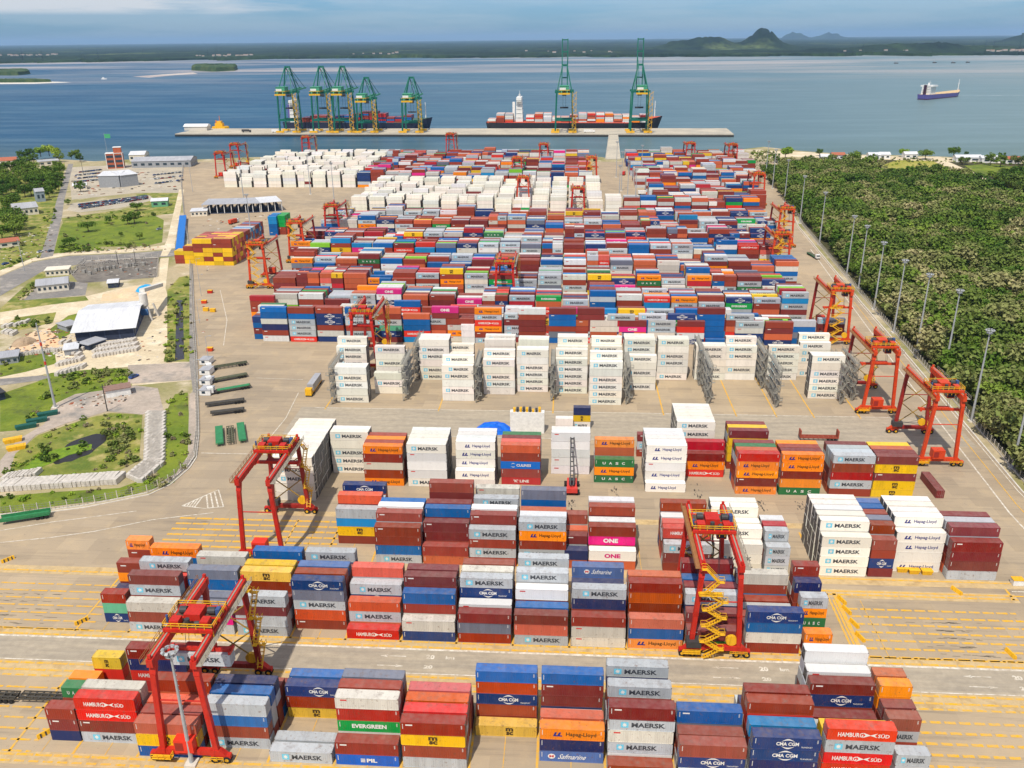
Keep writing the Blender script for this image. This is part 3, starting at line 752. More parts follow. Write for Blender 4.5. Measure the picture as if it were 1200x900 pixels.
ribbon('road_edge_line', [(129.4, 120), (129.4, 225), (138.6, 345), (147, 440), (158, 560)], .5, .07, WHT)
ribbon('road_edge_line', [(138.0, 120), (138.0, 238), (148.0, 375), (152.2, 440), (167, 634)], .35, .07, WHT)
ribbon('road_centre_line', [(133.7, 120), (133.7, 230), (143.4, 360), (149.6, 440)], .3, .07, YEL)
ribbon('road_edge_line', G((0,622),(60,612),(100,607),(160,599)), .35, .07, WHT); ribbon('road_edge_line', G((0,636),(60,630),(110,623),(180,609),(250,601)), .35, .07, WHT)
ribbon('road_edge_line', G((236,531),(330,533)), .35, .07, WHT); ribbon('road_edge_line', G((290,545),(335,490),(350,460)), .3, .07, WHT)
ribbon('road_edge_line', G((300,443),(355,445)), .3, .07, WHT); ribbon('road_edge_line', G((262,405),(266,375),(258,340)), .3, .07, WHT)
# hatched traffic island
mb = MB(); A = [Vector(gp(*q)+(0,)) for q in ((213,593),(256,574),(262,594),(240,596))]
ed = [(A[i], A[(i+1) % 4]) for i in range(4)]
for a_, b_ in ed:
    d = (b_-a_).normalized(); n_ = Vector((-d.y, d.x, 0))*.18; mb.face([tuple(a_-n_+Vector((0,0,.07))), tuple(b_-n_+Vector((0,0,.07))), tuple(b_+n_+Vector((0,0,.07))), tuple(a_+n_+Vector((0,0,.07)))])
for i in range(1, 9):
    f = i/9; a_ = A[0].lerp(A[1], f); b_ = A[0].lerp(A[3], f) if f < .6 else A[3].lerp(A[2], (f-.6)/.4); d = (b_-a_).normalized(); n_ = Vector((-d.y, d.x, 0))*.22
    mb.face([tuple(a_-n_+Vector((0,0,.068))), tuple(b_-n_+Vector((0,0,.068))), tuple(b_+n_+Vector((0,0,.068))), tuple(a_+n_+Vector((0,0,.068)))])
tag(mb.build('traffic_island', WHT), kind='structure')
# oily skid marks in the empty bays
t = NT('rubber marks'); OILP = t.fin(srgb(112, 104, 92), .8, .2)
mb = MB(); rr = random.Random(3)
for (x0, x1, ys) in ((84, 104, [160.5+2.9*i for i in range(5)]), (92, 118, [123.7+2.9*i for i in range(5)]), (-150, -118, [160.5+2.9*i for i in range(5)]), (-170, -140, [123.6+2.9*i for i in range(4)])):
    for y in ys:
        for k in range(13):
            cx = rr.gauss((x0+x1)/2+(y-160)*-.4*(1 if x0 > 0 and y > 150 else 0), (x1-x0)/5); w = rr.uniform(.5, 2.4); yy = y+rr.uniform(-.35, .35); mb.face([(cx, yy, .055), (cx+w, yy-.03, .055), (cx+w*1.1, yy+.1, .055), (cx+w*.2, yy+.13, .055)])
for (u, v, du, dv) in ((490,540,3,22),(565,548,3,26),(720,575,2,22),(780,590,4,14),(815,575,6,30),(670,590,1,14),(826,600,10,30),(890,590,4,12),(935,590,4,12),(1005,560,8,20)):
    for k in range(24):
        f = rr.random(); x, y = gp(u+du*f+rr.gauss(0, 3.0), v+dv*(f-.3)); s_ = rr.uniform(.2, .7); mb.face([(x-s_*.3, y-s_, .055), (x+s_*.3, y-s_*.8, .055), (x+s_*.25, y+s_, .055), (x-s_*.3, y+s_*.8, .055)])
tag(mb.build('tyre_marks', OILP), kind='structure')

# perimeter kerbs
KERB = plain('kerb concrete', (206, 198, 184), .85, .15)
def kerb(name, pts, w, h):
    mb = MB()
    for i in range(len(pts)-1): mb.bar((pts[i][0], pts[i][1], h/2), (pts[i+1][0], pts[i+1][1], h/2), w, h)
    return tag(mb.build(name, KERB), kind='structure')
kerb('kerb', [(x+.2, y) for x, y in yr], .5, .3); kerb('kerb', yl, .35, .28)

from mathutils import noise as _mn
mn0 = _mn.noise
# left-hand land: grass, dirt, roads, pond
GRS = two('bright grass', (94, 114, 36), (126, 136, 46), .05, lo=.36, hi=.64, c=(92, 104, 44), cs=.11, bump=.5)
GR2 = two('rough grass', (96, 112, 44), (142, 140, 66), .09, lo=.38, hi=.62, c=(170, 156, 100), cs=.14, bump=.6)
SND = two('sandy track', (214, 198, 166), (196, 178, 146), .05, lo=.35, hi=.65, c=(224, 210, 182), cs=.08)
PNK = two('orange sand', (222, 184, 142), (210, 190, 158), .06)
GRV = two('grey gravel', (160, 148, 134), (184, 168, 152), .05, c=(140, 134, 126), cs=.1)
DRK = two('dark gravel', (112, 106, 98), (132, 124, 114), .07, c=(98, 92, 86), cs=.2)
ASP = two('old asphalt', (142, 136, 128), (126, 122, 118), .06, c=(160, 152, 142), cs=.15)
CRP = two('parking gravel', (168, 158, 140), (186, 174, 152), .05)
for iz, (nm, mt, z, pl) in enumerate((
 ('grass', GRS, .03, [(73,262),(110,258),(178,251),(192,258),(190,284),(168,289),(118,289),(88,294),(63,297),(68,276)]),
 ('grass', GR2, .03, [(72,256),(140,246),(178,238),(207,236),(206,250),(150,256),(74,262)]),
 ('grass', GR2, .03, [(160,228),(200,222),(213,222),(210,238),(178,238),(160,236)]),
 ('grass', GR2, .02, [(0,320),(0,210),(60,200),(76,190),(72,235),(58,300),(42,304)]),
 ('parking_lot', CRP, .035, [(78,246),(85,238),(175,229),(182,234),(140,244),(92,249)]),
 ('parking_lot', CRP, .03, [(80,196),(215,190),(212,226),(160,226),(84,234)]),
 ('road', ASP, .05, [(80,192),(86,192),(75,236),(73,252),(62,300),(47,303),(62,252),(66,236)]),
 ('road', ASP, .06, [(0,324),(40,307),(80,300),(150,297),(226,291),(226,299),(150,304),(92,310),(50,318),(0,347)]),
 ('dirt_track', SND, .04, [(0,317),(40,302),(70,297),(160,291),(205,286),(205,291),(150,296),(80,299),(40,306),(0,323)]),
 ('gravel_pad', DRK, .045, [(84,322),(100,306),(186,302),(184,325),(172,326),(120,330),(92,332)]),
 ('gravel_pad', ASP, .045, [(28,352),(48,330),(84,330),(103,332),(100,346)]),
 ('grass', GR2, .04, [(0,362),(48,318),(55,322),(22,352),(100,347),(104,352),(60,357),(0,366)]),
 ('dirt_track', SND, .03, [(0,366),(60,357),(110,345),(150,336),(178,332),(188,303),(198,302),(194,338),(201,362),(196,418),(232,424),(232,445),(155,452),(150,430),(60,437),(0,450),(0,440),(62,425),(70,402),(60,385),(0,380)]),
 ('sand_heap_ground', PNK, .04, [(5,412),(40,388),(62,383),(74,398),(66,412),(30,412)]),
 ('sand_heap_ground', PNK, .045, [(120,345),(160,335),(178,337),(172,349),(150,352),(118,353)]),
 ('grass', GRS, .045, [(58,386),(80,370),(96,366),(92,386),(70,398)]),
 ('grass', GR2, .045, [(0,385),(20,372),(66,366),(62,378),(20,388),(0,392)]),
 ('grass', GRS, .045, [(0,442),(0,418),(30,412),(64,412),(66,426),(30,436)]),
 ('road', ASP, .05, [(0,452),(0,444),(50,440),(60,442),(46,446)]),
 ('grass', GRS, .04, [(0,506),(0,462),(45,447),(60,437),(120,432),(152,432),(155,450),(125,458),(88,462),(62,474),(55,488),(25,504)]),
 ('gravel_road', GRV, .05, [(0,558),(0,540),(20,516),(52,497),(62,476),(88,462),(125,457),(160,452),(185,455),(192,482),(166,486),(126,482),(78,496),(42,510),(18,534),(10,558)]),
 ('grass', GR2, .055, [(8,562),(18,532),(45,510),(100,491),(128,484),(167,486),(163,540),(138,552),(60,562)]),
 ('grass', GRS, .04, [(192,488),(205,462),(220,460),(224,540),(204,566),(140,584),(60,594),(0,602),(0,582),(60,577),(140,572),(184,556)]),
 ('grass', GR2, .04, [(196,340),(210,325),(224,322),(226,424),(192,424),(196,400)]),
 ('gravel_road', GRV, .045, [(222,462),(231,455),(232,520),(225,545),(200,566),(180,570),(206,555),(220,535)]),
 ('road', ASP, .05, [(222,292),(226,292),(229,424),(232,460),(226,460),(222,424)]),
 ('road', SND, .045, [(210,222),(216,222),(205,285),(196,300),(188,300),(196,280)]),
 ('gravel_road', GRV, .045, [(150,428),(196,426),(232,424),(232,445),(150,450)]),
 ('dry_grass', two('yellow grass', (150, 148, 62), (170, 158, 84), .03), .03, [(1022,198),(1050,188),(1100,187),(1126,200),(1085,207),(1030,205)]),
 ('grass', GRS, .03, [(1130,194),(1160,192),(1200,197),(1200,207),(1150,206)]),
 ('dirt_track', SND, .035, [(1090,184),(1102,184),(1112,190),(1150,206),(1200,232),(1200,238),(1140,214),(1110,196),(1096,190)]),
 ('dirt_track', SND, .034, [(1108,204),(1150,206),(1160,212),(1120,216)]),
 ('beach', SND, .028, [(880,186),(885,176),(940,178),(1000,182),(1120,185),(1200,188),(1200,192),(1100,189),(1000,186),(930,184)]))):
    sheet(nm, G(*pl), z+.0011*iz, mt)
t = NT('pond water'); PND = t.fin(srgb(46, 42, 40), .35, .25)
sheet('pond', G(*[(94+(30+6*mn0((math.cos(a)*2, math.sin(a)*2, 1)))*math.cos(a)+10*math.sin(a), 526-(15+4*mn0((math.cos(a)*2, math.sin(a)*2, 5)))*math.sin(a)-9*math.cos(a)) for a in [2*math.pi*i/40 for i in range(40)]]), .12, PND)
sheet('water_lilies', G((24,552),(40,538),(62,528),(96,520),(108,521),(107,527),(80,534),(56,545),(34,553)), .15, two('lily leaves', (120, 146, 40), (98, 126, 38), .5))
sheet('ditch_water', G((207,352),(214,352),(216,421),(205,423)), .12, two('ditch water', (64, 58, 56), (52, 48, 50), .1, rough=.25))

sheet('forest_floor', [(143.5, 150), (143.5, 238), (150, 330), (158, 440), (173, 640), (196, 800), (226, 960), (228, 1005), (330, 1000), (640, 985), (640, 150)], .012, two('forest floor', (66, 66, 40), (88, 82, 54), .06, c=(50, 56, 30), cs=.1))
# far shore, islands, hills
t = NT('far woodland'); p = t.pos()
f1 = t.ramp(t.noise(t.scl(p, .0022, .0009, 0), 1.0, 6, .65), .4, .64); col = t.mix(f1, srgb(16, 34, 20), srgb(44, 62, 30))
f2 = t.ramp(t.noise(t.scl(p, .0009, .00035, 0), 1.0, 5, .6), .58, .68); col = t.mix(f2, col, srgb(84, 96, 52))
FARM = t.fin(t.mix(1.0, col, t.ramp(t.noise(t.scl(p, .02, .006, 0), 1.0, 5, .75), .34, .66, .35, 1.6), 'MULTIPLY'), .9, .1)
def shore_y(u):  # v of the far waterline
    for (a, va), (b, vb) in zip(((-400,80),(0,74),(200,70.5),(400,68),(600,67),(800,66),(1000,65),(1200,64),(1700,61)), ((0,74),(200,70.5),(400,68),(600,67),(800,66),(1000,65),(1200,64),(1700,61),(2500,58))):
        if a <= u <= b: return va+(vb-va)*(u-a)/(b-a)
    return 60
from mathutils import noise as mn
HILLS = []
def hill(u, dist, z, sx_, sy_):
    x, y = gp(u, 450); k = x/y; HILLS.append((k*dist, dist, z, sx_, sy_))
def dirx(u, dist):
    d = R3*((u-600)/FPX)-U3*((60-450)/FPX)+F3; return d.x/d.y*dist
for u, dist, z, sx_, sy_ in ((894, 9500, 130, 110, 420), (888, 9700, 78, 300, 500), (818, 9800, 112, 150, 400), (788, 9900, 60, 130, 400), (842, 9700, 62, 100, 400), (1200, 13000, 70, 260, 600), (1235, 12500, 130, 330, 600), (1080, 7600, 52, 250, 220), (1030, 7500, 34, 200, 220), (1150, 7600, 26, 200, 220), (970, 7400, 22, 240, 220), (1105, 7700, 30, 100, 200),
    (928, 34000, 250, 330, 900), (972, 34000, 262, 420, 900)):
    HILLS.append((dirx(u, dist), dist, z, sx_, sy_))
us = np.linspace(-350, 1600, 900); ks = []
mb = MB(); rowsY = [0, .004, .02, .05, .09, .13, .17, .21, .25, .3, .35, .4, .45, .5, .56, .62, .7, .85, 1.1, 1.5, 2.0, 2.6, 3.3, 4.0, 4.2, 4.5, 5.5, 7.5]
for j, q in enumerate(rowsY):
    for u in us:
        x0, y0 = gp(u, shore_y(u)); y0 += 380*mn.noise((u*.02, 0, 5))+120*mn.noise((u*.11, 0, 5)); y = y0*(1+q); x = x0/y0*y if True else 0
        z = -4.0 if j == 0 else 7+13*max(0, .4+mn.noise((x*.0016, y*.0012, 1)))+5*mn.noise((x*.011, y*.006, 2))+4*mn.noise((x*.03, y*.012, 4))
        for hx, hy, hz, sx_, sy_ in HILLS:
            e = ((x-hx)/sx_)**2+((y-hy)/sy_)**2
            if e < 9 and j > 0: z += hz*math.exp(-e/2*1.6)*(1+.22*mn.noise((x*.008, y*.004, 7)))
        mb.v.append((x, y, z))
N_ = len(us)
for j in range(len(rowsY)-1):
    for i in range(N_-1):
        a = j*N_+i; mb.f.append((a, a+1, a+N_+1, a+N_)); mb.m.append(0)
o = mb.build('far_shore_terrain', FARM); tag(o, kind='structure')
for pl in o.data.polygons: pl.use_smooth = True
def islet(pts, h, mat, name, seed):
    P = G(*pts, z=-3); cx = sum(q[0] for q in P)/len(P); cy = sum(q[1] for q in P)/len(P); mb = MB(); n = 90
    def edge(a):
        # polar radius of the outline
        best = 1e9; d = (math.cos(a), math.sin(a))
        for i in range(len(P)):
            ax, ay = P[i][0]-cx, P[i][1]-cy; bx, by = P[(i+1) % len(P)][0]-cx, P[(i+1) % len(P)][1]-cy
            den = d[0]*(by-ay)-d[1]*(bx-ax)
            if abs(den) < 1e-9: continue
            tt = (ax*(by-ay)-ay*(bx-ax))/den; ss = (ax*d[1]-ay*d[0])/den
            if tt > 0 and 0 <= ss <= 1: best = min(best, tt)
        return best if best < 1e8 else 10
    prof = [(1.0, -3.6), (.985, h*.2-3), (.97, h*.75), (.9, h), (.7, h*1.05), (.4, h), (.05, h)]
    for f, z in prof:
        for i in range(n):
            a = 2*math.pi*i/n; r = edge(a)*f; zz = z+(h*.3*mn.noise((i*.9, f*9, seed)) if h > 3 and z > 0 else 0); mb.v.append((cx+r*math.cos(a), cy+r*math.sin(a), zz))
    for j in range(len(prof)-1):
        for i in range(n): k = (i+1) % n; mb.f.append((j*n+i, j*n+k, (j+1)*n+k, (j+1)*n+i)); mb.m.append(0)
    mb.f.append(tuple((len(prof)-1)*n+i for i in range(n))); mb.m.append(0)
    return tag(mb.build(name, mat), kind='structure')
ISL = two('island wood', (44, 70, 40), (78, 92, 54), .02, detail=5); SBR = two('sand bar', (196, 184, 172), (168, 156, 150), .004)
islet([(224,82.5),(250,84),(276,82.8),(279,81),(262,79.6),(228,80)], 20, ISL, 'islet', 1)
islet([(-30,88),(20,88.5),(36,86.5),(34,84.5),(0,84.5),(-30,85)], 14, ISL, 'islet', 2)
islet([(-40,97),(40,96.6),(62,96),(40,95.2),(-40,95.4)], 7, ISL, 'islet', 3)
sheet('sandbar', G((-40,98.6),(40,98.2),(84,96.4),(60,95.6),(-40,95.6), z=-2.9), -2.9, two('white beach', (226, 220, 206), (206, 198, 184), .01))
sheet('sandbar', G((155,89.8),(175,91),(205,88),(232,86.5),(226,84.8),(190,87.2), z=-2.9), -2.9, SBR)
# ------------------------------------------------------------------ yard gantry cranes
RED = weathered('crane red', (192, 38, 24)); DRED = weathered('crane dark red', (150, 36, 30)); ORG = weathered('crane orange', (208, 64, 22))
YCR = weathered('crane yellow', (232, 176, 28)); STL = plain('galvanised steel', (166, 168, 168), .5, .12, .5); DKS = plain('dark steel', (62, 60, 60), .6)
TYR = plain('tyre rubber', (34, 33, 33), .9); WIN = plain('window glass', (46, 62, 74), .15, .05, .6); WHP = plain('white paint', (226, 224, 218), .5); GRP = plain('grey walkway', (150, 142, 126), .7)
def rail(mb, pts, z, h=1.1, m=0, step=2.0, w=.07):
    for a, b in zip(pts[:-1], pts[1:]):
        a, b = Vector((a[0], a[1], z)), Vector((b[0], b[1], z)); L = (b-a).length; n = max(1, int(L/step))
        for k in (.55, 1.0): mb.bar(a+Vector((0,0,h*k)), b+Vector((0,0,h*k)), w, w, m)
        for i in range(n+1):
            p_ = a.lerp(b, i/n); mb.bar(p_, p_+Vector((0,0,h)), w, w, m)
def zigzag(mb, x0, x1, y, w, z0, z1, n, m=0, axis='x'):
    """flights of stairs with landings and handrails"""
    P = (lambda a, b, z: (a, b, z)) if axis == 'x' else (lambda a, b, z: (b, a, z))
    for i in range(n):
        za, zb = z0+(z1-z0)*i/n, z0+(z1-z0)*(i+1)/n; a, b = (x0, x1) if i % 2 == 0 else (x1, x0)
        for yy in (y, y+w): mb.bar(P(a, yy, za), P(b, yy, zb), .14, .3, m); mb.bar(P(a, yy, za+1.0), P(b, yy, zb+1.0), .09, .09, m)
        for k in range(6): f = (k+.5)/6; mb.bar(P(a+(b-a)*f, y, za+(zb-za)*f), P(a+(b-a)*f, y+w, za+(zb-za)*f), .26, .06, m)
        s = .55 if b > a else -.55
        mb.hexa([P(min(b, b+s*2), y, zb-.05), P(max(b, b+s*2), y, zb-.05), P(max(b, b+s*2), y+w, zb-.05), P(min(b, b+s*2), y+w, zb-.05), P(min(b, b+s*2), y, zb+.04), P(max(b, b+s*2), y, zb+.04), P(max(b, b+s*2), y+w, zb+.04), P(min(b, b+s*2), y+w, zb+.04)], m)
        for yy in (y, y+w): mb.bar(P(b+s*2, yy, zb), P(b+s*2, yy, zb+1.1), .08, .08, m); mb.bar(P(b, yy, zb+1.05), P(b+s*2, yy, zb+1.05), .08, .08, m)
SPAN = 24.5; HS = SPAN/2
def make_rtg(label, col, rear_col, ty=0.0, stair='front', spread=15.0, load=None, group='rubber-tyred gantry cranes in the yard', braces=True):
    t = thing('gantry_crane', label, 'gantry crane', (0,0,0), 0, group); ZT = 22.4
    for sy in (-1, 1):
        m = col if sy < 0 else rear_col
        for sx_ in (-1, 1):
            mb = MB(); mb.bar((sx_*5.3, sy*HS, 2.3), (sx_*4.2, sy*HS, ZT-1.6), 1.05, .95); mb.bar((sx_*4.2, sy*HS, ZT-1.6), (sx_*4.05, sy*(HS-.5), ZT+.5), 1.2, 1.0)
            for z in (6, 11, 16): mb.bar((sx_*(5.3-1.1*(z-2.3)/18.5), sy*HS, z), (sx_*(5.3-1.1*(z-2.3)/18.5), sy*HS, z+.18), 1.15, 1.05)
            mb.build('leg', m, t)
            bg_ = MB(); bg_.box(sx_*6.0-1.9, sy*HS-.5, 1.1, sx_*6.0+1.9, sy*HS+.5, 1.9); bg_.hexa([(sx_*6.0-1.2, sy*HS-.6, 1.9), (sx_*6.0+1.2, sy*HS-.6, 1.9), (sx_*6.0+1.2, sy*HS+.6, 1.9), (sx_*6.0-1.2, sy*HS+.6, 1.9), (sx_*5.4-.6, sy*HS-.6, 3.1), (sx_*5.4+.6, sy*HS-.6, 3.1), (sx_*5.4+.6, sy*HS+.6, 3.1), (sx_*5.4-.6, sy*HS+.6, 3.1)])
            bo = bg_.build('wheel_bogie', col, t)
            for wx in (-1.15, 1.15):
                wm = MB()
                for wy in (-.62, .12): wm.tube((sx_*6.0+wx, sy*HS+wy, .8), (sx_*6.0+wx, sy*HS+wy+.5, .8), .8, n=14, m=0); wm.tube((sx_*6.0+wx, sy*HS+wy-.02, .8), (sx_*6.0+wx, sy*HS+wy+.52, .8), .38, n=10, m=1)
                wm.build('wheel', [TYR, YCR], bo)
        mb = MB(); mb.box(-5.6, sy*HS-.45, 1.75, 5.6, sy*HS+.45, 2.95); mb.box(-2.2, sy*HS-.52, 2.0, 2.2, sy*HS-.45, 2.7); mb.build('sill_beam', m, t)
        mb = MB(); mb.tube((-4.6, sy*HS, 14.6), (4.6, sy*HS, 14.6), .16, n=6); mb.build('tie_beam', m, t)
    if braces:
        mb = MB()
        for a, b in (((-4.9, 4), (4.4, 11.5)), ((4.9, 4), (-4.4, 11.5)), ((-4.5, 11.5), (4.2, 18.5)), ((4.5, 11.5), (-4.2, 18.5))):
            mb.tube((a[0], HS, a[1]), (b[0], HS, b[1]), .17, n=6)
        mb.build('diagonal_brace', plain('brace olive', (150, 118, 44), .6), t)
    for sx_ in (-1, 1):
        mb = MB(); x = sx_*4.1
        mb.box(x-.6, -HS-.9, ZT+.45, x+.6, HS+.9, ZT+2.1); mb.box(x-.14, -HS-.7, ZT+2.1, x+.14, HS+.7, ZT+2.24, 1)
        for k in range(9): y = -HS+k*SPAN/8; mb.box(x-.66, y-.1, ZT+.4, x+.66, y+.1, ZT+2.13)
        mb.box(x-.3, -HS-.7, ZT+2.1, x+.3, -HS-.2, ZT+3.0); mb.box(x-.3, HS+.2, ZT+2.1, x+.3, HS+.7, ZT+3.0)
        mb.build('girder', [col, GRP], t)
        mb = MB(); xw = x+sx_*1.15; mb.box(min(x+sx_*.6, x+sx_*1.7), -HS-1, ZT+1.2, max(x+sx_*.6, x+sx_*1.7), HS+1, ZT+1.3)
        rail(mb, [(x+sx_*1.7, -HS-1), (x+sx_*1.7, HS+1)], ZT+1.3, 1.1, 0, 2.0, .08)
        mb.build('walkway', plain('walkway brown', (150, 104, 62), .7) if sx_ < 0 else GRP, t)
    tr = MB(); y0, y1 = ty-3.6, ty+3.6; z = ZT+2.3
    for yy in (y0, ty, y1): tr.box(-4.9, yy-.3, z, 4.9, yy+.3, z+.7, 2)
    for xx in (-4.3, 4.3): tr.box(xx-.3, y0, z+.1, xx+.3, y1, z+.6, 2)
    tr.box(-4.2, y0+.3, z+.55, 4.2, y1-.3, z+.66, 1)
    rail(tr, [(-4.9, y0), (4.9, y0), (4.9, y1), (-4.9, y1), (-4.9, y0)], z+.66, 1.2, 0, 1.6, .12)
    rail(tr, [(-4.9, y0), (4.9, y0)], z-.9, 1.2, 0, 1.2, .11)
    tro = tr.build('trolley', [YCR, plain('trolley floor', (92, 74, 60), .7), col], t)
    mc = MB(); mc.box(-1.7, ty-1.2, z+.7, 1.5, ty+2.2, z+2.2, 0); mc.box(-3.8, ty-3.1, z+.7, -2.0, ty-1.2, z+2.0, 0); mc.box(2.1, ty-3.0, z+.7, 3.7, ty-1.0, z+1.9, 0)
    mc.tube((-3.4, ty+1.2, z+1.5), (-2.0, ty+1.2, z+1.5), .75, n=12, m=1); mc.tube((2.2, ty+1.2, z+1.5), (3.7, ty+1.2, z+1.5), .75, n=12, m=1); mc.tube((-.4, ty-2.6, z+.7), (-.4, ty-2.6, z+2.3), .5, n=10, m=1); mc.tube((1.0, ty-2.4, z+1.2), (1.9, ty-2.4, z+1.2), .45, n=10, m=1); mc.tube((-4.6, ty-2.0, z+.7), (-4.6, ty-2.0, z+2.6), .25, n=8, m=2); mc.box(3.9, ty+.4, z+.7, 4.7, ty+1.6, z+2.3, 2)
    mc.build('hoist_machinery', [col, DKS, plain('motor blue', (60, 84, 130), .5)], tro)
    cb = MB(); cb.box(1.2, ty-1.2, z-3.0, 3.4, ty+1.4, z-.5, 0); cb.box(1.3, ty-1.24, z-2.7, 3.3, ty-1.2, z-1.2, 1); cb.box(1.16, ty-1.0, z-2.7, 1.2, ty+1.0, z-1.4, 1); cb.build('operator_cab', [col, WIN], tro)
    cbm = MB()
    for k in range(7):
        ya = -HS+SPAN*k/7; yb = ya+SPAN/7; zz_ = ZT+1.0
        cbm.tube((5.0, ya, zz_), (5.0, (ya+yb)/2, zz_-1.1), .06, n=4); cbm.tube((5.0, (ya+yb)/2, zz_-1.1), (5.0, yb, zz_), .06, n=4)
    cbm.build('festoon_cable', DKS, t)
    hs = spread
    rp = MB()
    for xx in (-2.6, 2.6):
        for yy in (ty-.7, ty+.7): rp.tube((xx*.8, yy, z), (xx, yy, hs+.9), .05, n=5)
    rp.build('hoist_rope', DKS, tro)
    sp = MB(); sp.box(-6.1, ty-.45, hs, 6.1, ty+.45, hs+.75); sp.box(-3, ty-.9, hs+.5, 3, ty+.9, hs+1.2)
    for xx in (-6.1, 6.1): sp.box(xx-.25, ty-1.22, hs-.05, xx+.25, ty+1.22, hs+.55)
    sp.build('spreader', col, tro)
    st = MB()
    if stair == 'front': zigzag(st, -2.6, .6, -HS-1.75, 1.0, .6, ZT-5, 8); st.box(-4.7, -HS-2.0, ZT-5.2, .4, -HS-.5, ZT-5.05); rail(st, [(-4.7, -HS-2.0), (.4, -HS-2.0)], ZT-5.05, 1.1, 0, 1.2, .1); zigzag(st, -3.4, -.6, -HS-1.75, 1.0, ZT-5, ZT+1.3, 2)
    else: zigzag(st, HS-1.6, HS+1.6, 5.3, 1.0, 2.8, ZT+1.0, 6, 0, 'y')
    st.build('staircase', YCR, t)
    eh = MB(); sgn = -1 if stair != 'front' else 1
    eh.box(-2.4, sgn*HS-1.3*1, 3.0, 1.3, sgn*HS+1.5, 5.9, 0); eh.box(-2.2, sgn*HS-1.34, 3.5, -.6, sgn*HS-1.3, 5.4, 1); eh.build('power_house', [plain('power house red', (222, 52, 30), .5) if col is not ORG else ORG, plain('louvre', (150, 40, 28), .6)], t)
    bx = MB(); bx.box(-6.4, -sgn*HS-1.4, 2.95, -3.2, -sgn*HS+1.0, 4.6, 0); bx.build('generator_box', [DKS, YCR], t); bx = MB(); bx.tube((3.6, -sgn*HS-.2, 4.3), (3.6, -sgn*HS+.5, 4.3), 1.3, n=14, m=1); bx.build('cable_reel', [DKS, YCR], t)
    ld = MB(); rail(ld, [(-7.2, -HS-1.7), (-3.2, -HS-1.7), (-3.2, -HS-.6)], 1.6, 1.1, 0, 1.0, .1); ld.box(-7.2, -HS-1.7, 1.5, -3.2, -HS-.6, 1.6); rail(ld, [(3.2, -HS-1.5), (7.0, -HS-1.5)], 1.4, 1.0, 0, 1.0, .1); ld.build('service_platform', YCR, t)
    return t
r1 = make_rtg('red gantry crane with yellow zigzag stairs on its front leg, over the second block', RED, RED, 3.0, 'front', 9.5); r1.location = (34.2, 157.7+HS, 0)
r2 = make_rtg('nearest red gantry crane carrying a grey container above the left end of front block', RED, DRED, -1.5, 'rear', 17.6); r2.location = (-71.2, 121.9+HS, 0)
r3 = make_rtg('red gantry crane straddling empty lane behind the blue container, left of third block', RED, DRED, 6.0, 'rear', 19.5); r3.location = (-80.2, 190.3+HS, 0)
x, y, z = -71.2, 121.9+HS-1.5, 17.6
o = make_box(dict(x=x-6.1, y=y-1.22, z=z-2.93, L=T40, h=2.896, c='M', end=1, txt=True, tab=None)); tag(o, 'pale grey container hanging from the spreader of the nearest gantry crane', 'container', 'containers stacked in the yard')
x, y, z = 34.2, 157.7+HS+3.0, 9.5
o = make_box(dict(x=x-6.1, y=y-1.22, z=z-2.93, L=T40, h=2.896, c='C', end=1, txt=True, tab=None)); tag(o, 'navy blue container hanging below the trolley of the crane over second block', 'container', 'containers stacked in the yard')
ro = make_rtg('orange gantry crane parked nearest the right hand perimeter road', ORG, DRED, -6.5, 'rear', 17.0, braces=True); ro.location = (120.2, 254.0+HS, 0)
dup(ro, (114.6, 295.3+HS, 0), label='orange gantry crane parked beside the end of the white reefer block')
rf = make_rtg('red gantry crane standing at the left end of the white reefer stacks', RED, DRED, -8.5, 'rear', 18.0); rf.location = gp(428, 434)+(0,); rf.location.y += HS
ro2 = make_rtg('orange gantry crane with yellow stairs beside the yard edge, nearest the road bend', ORG, DRED, -9.0, 'front', 16.0); ro2.location = (121, 372+HS, 0)
far_rtg = [(rf, 592, 365, 'red gantry crane rising from the middle of the mixed yard'), (ro2, 912, 325, 'orange gantry crane at right edge of the mixed yard, next past the nearest edge one'),
 (ro2, 918, 290, 'orange gantry crane at right edge where the perimeter road narrows'), (ro, 887, 241, 'orange gantry crane at right edge level with the cream stacks'),
 (rf, 857, 199, 'red gantry crane at the far right corner of the yard by the water'), (ro2, 305, 338, 'orange gantry crane at the left edge, nearest the checkered yellow stack'),
 (ro2, 350, 308, 'orange gantry crane second along the left edge behind the checkered stack'), (rf, 391, 285, 'red gantry crane third along the left edge of the mixed yard'),
 (rf, 260, 209, 'red gantry crane at the left end of far cream stacks, nearer of two'), (rf, 277, 197, 'red gantry crane at left end of far cream stacks, farther of two'),
 (rf, 360, 187, 'red gantry crane behind the far cream stacks, close to the water'), (rf, 528, 183, 'red gantry crane standing alone at the back row before the water'),
 (ro, 613, 246, 'orange gantry crane over the central cream stacks, taller of two'), (rf, 677, 261, 'red gantry crane over the right part of central cream stacks'),
 (ro, 606, 218, 'orange gantry crane behind the central cream stacks'), (rf, 637, 198, 'red gantry crane in the far rows near the middle'),
 (ro2, 693, 217, 'yellow stair gantry crane beside the lane that leads to the bridge'), (rf, 808, 197, 'red gantry crane in the far right group of stacks')]
for src, u, v, lab in far_rtg:
    x, y = gp(u, v); dup(src, (x, y+HS, 0), label=lab)

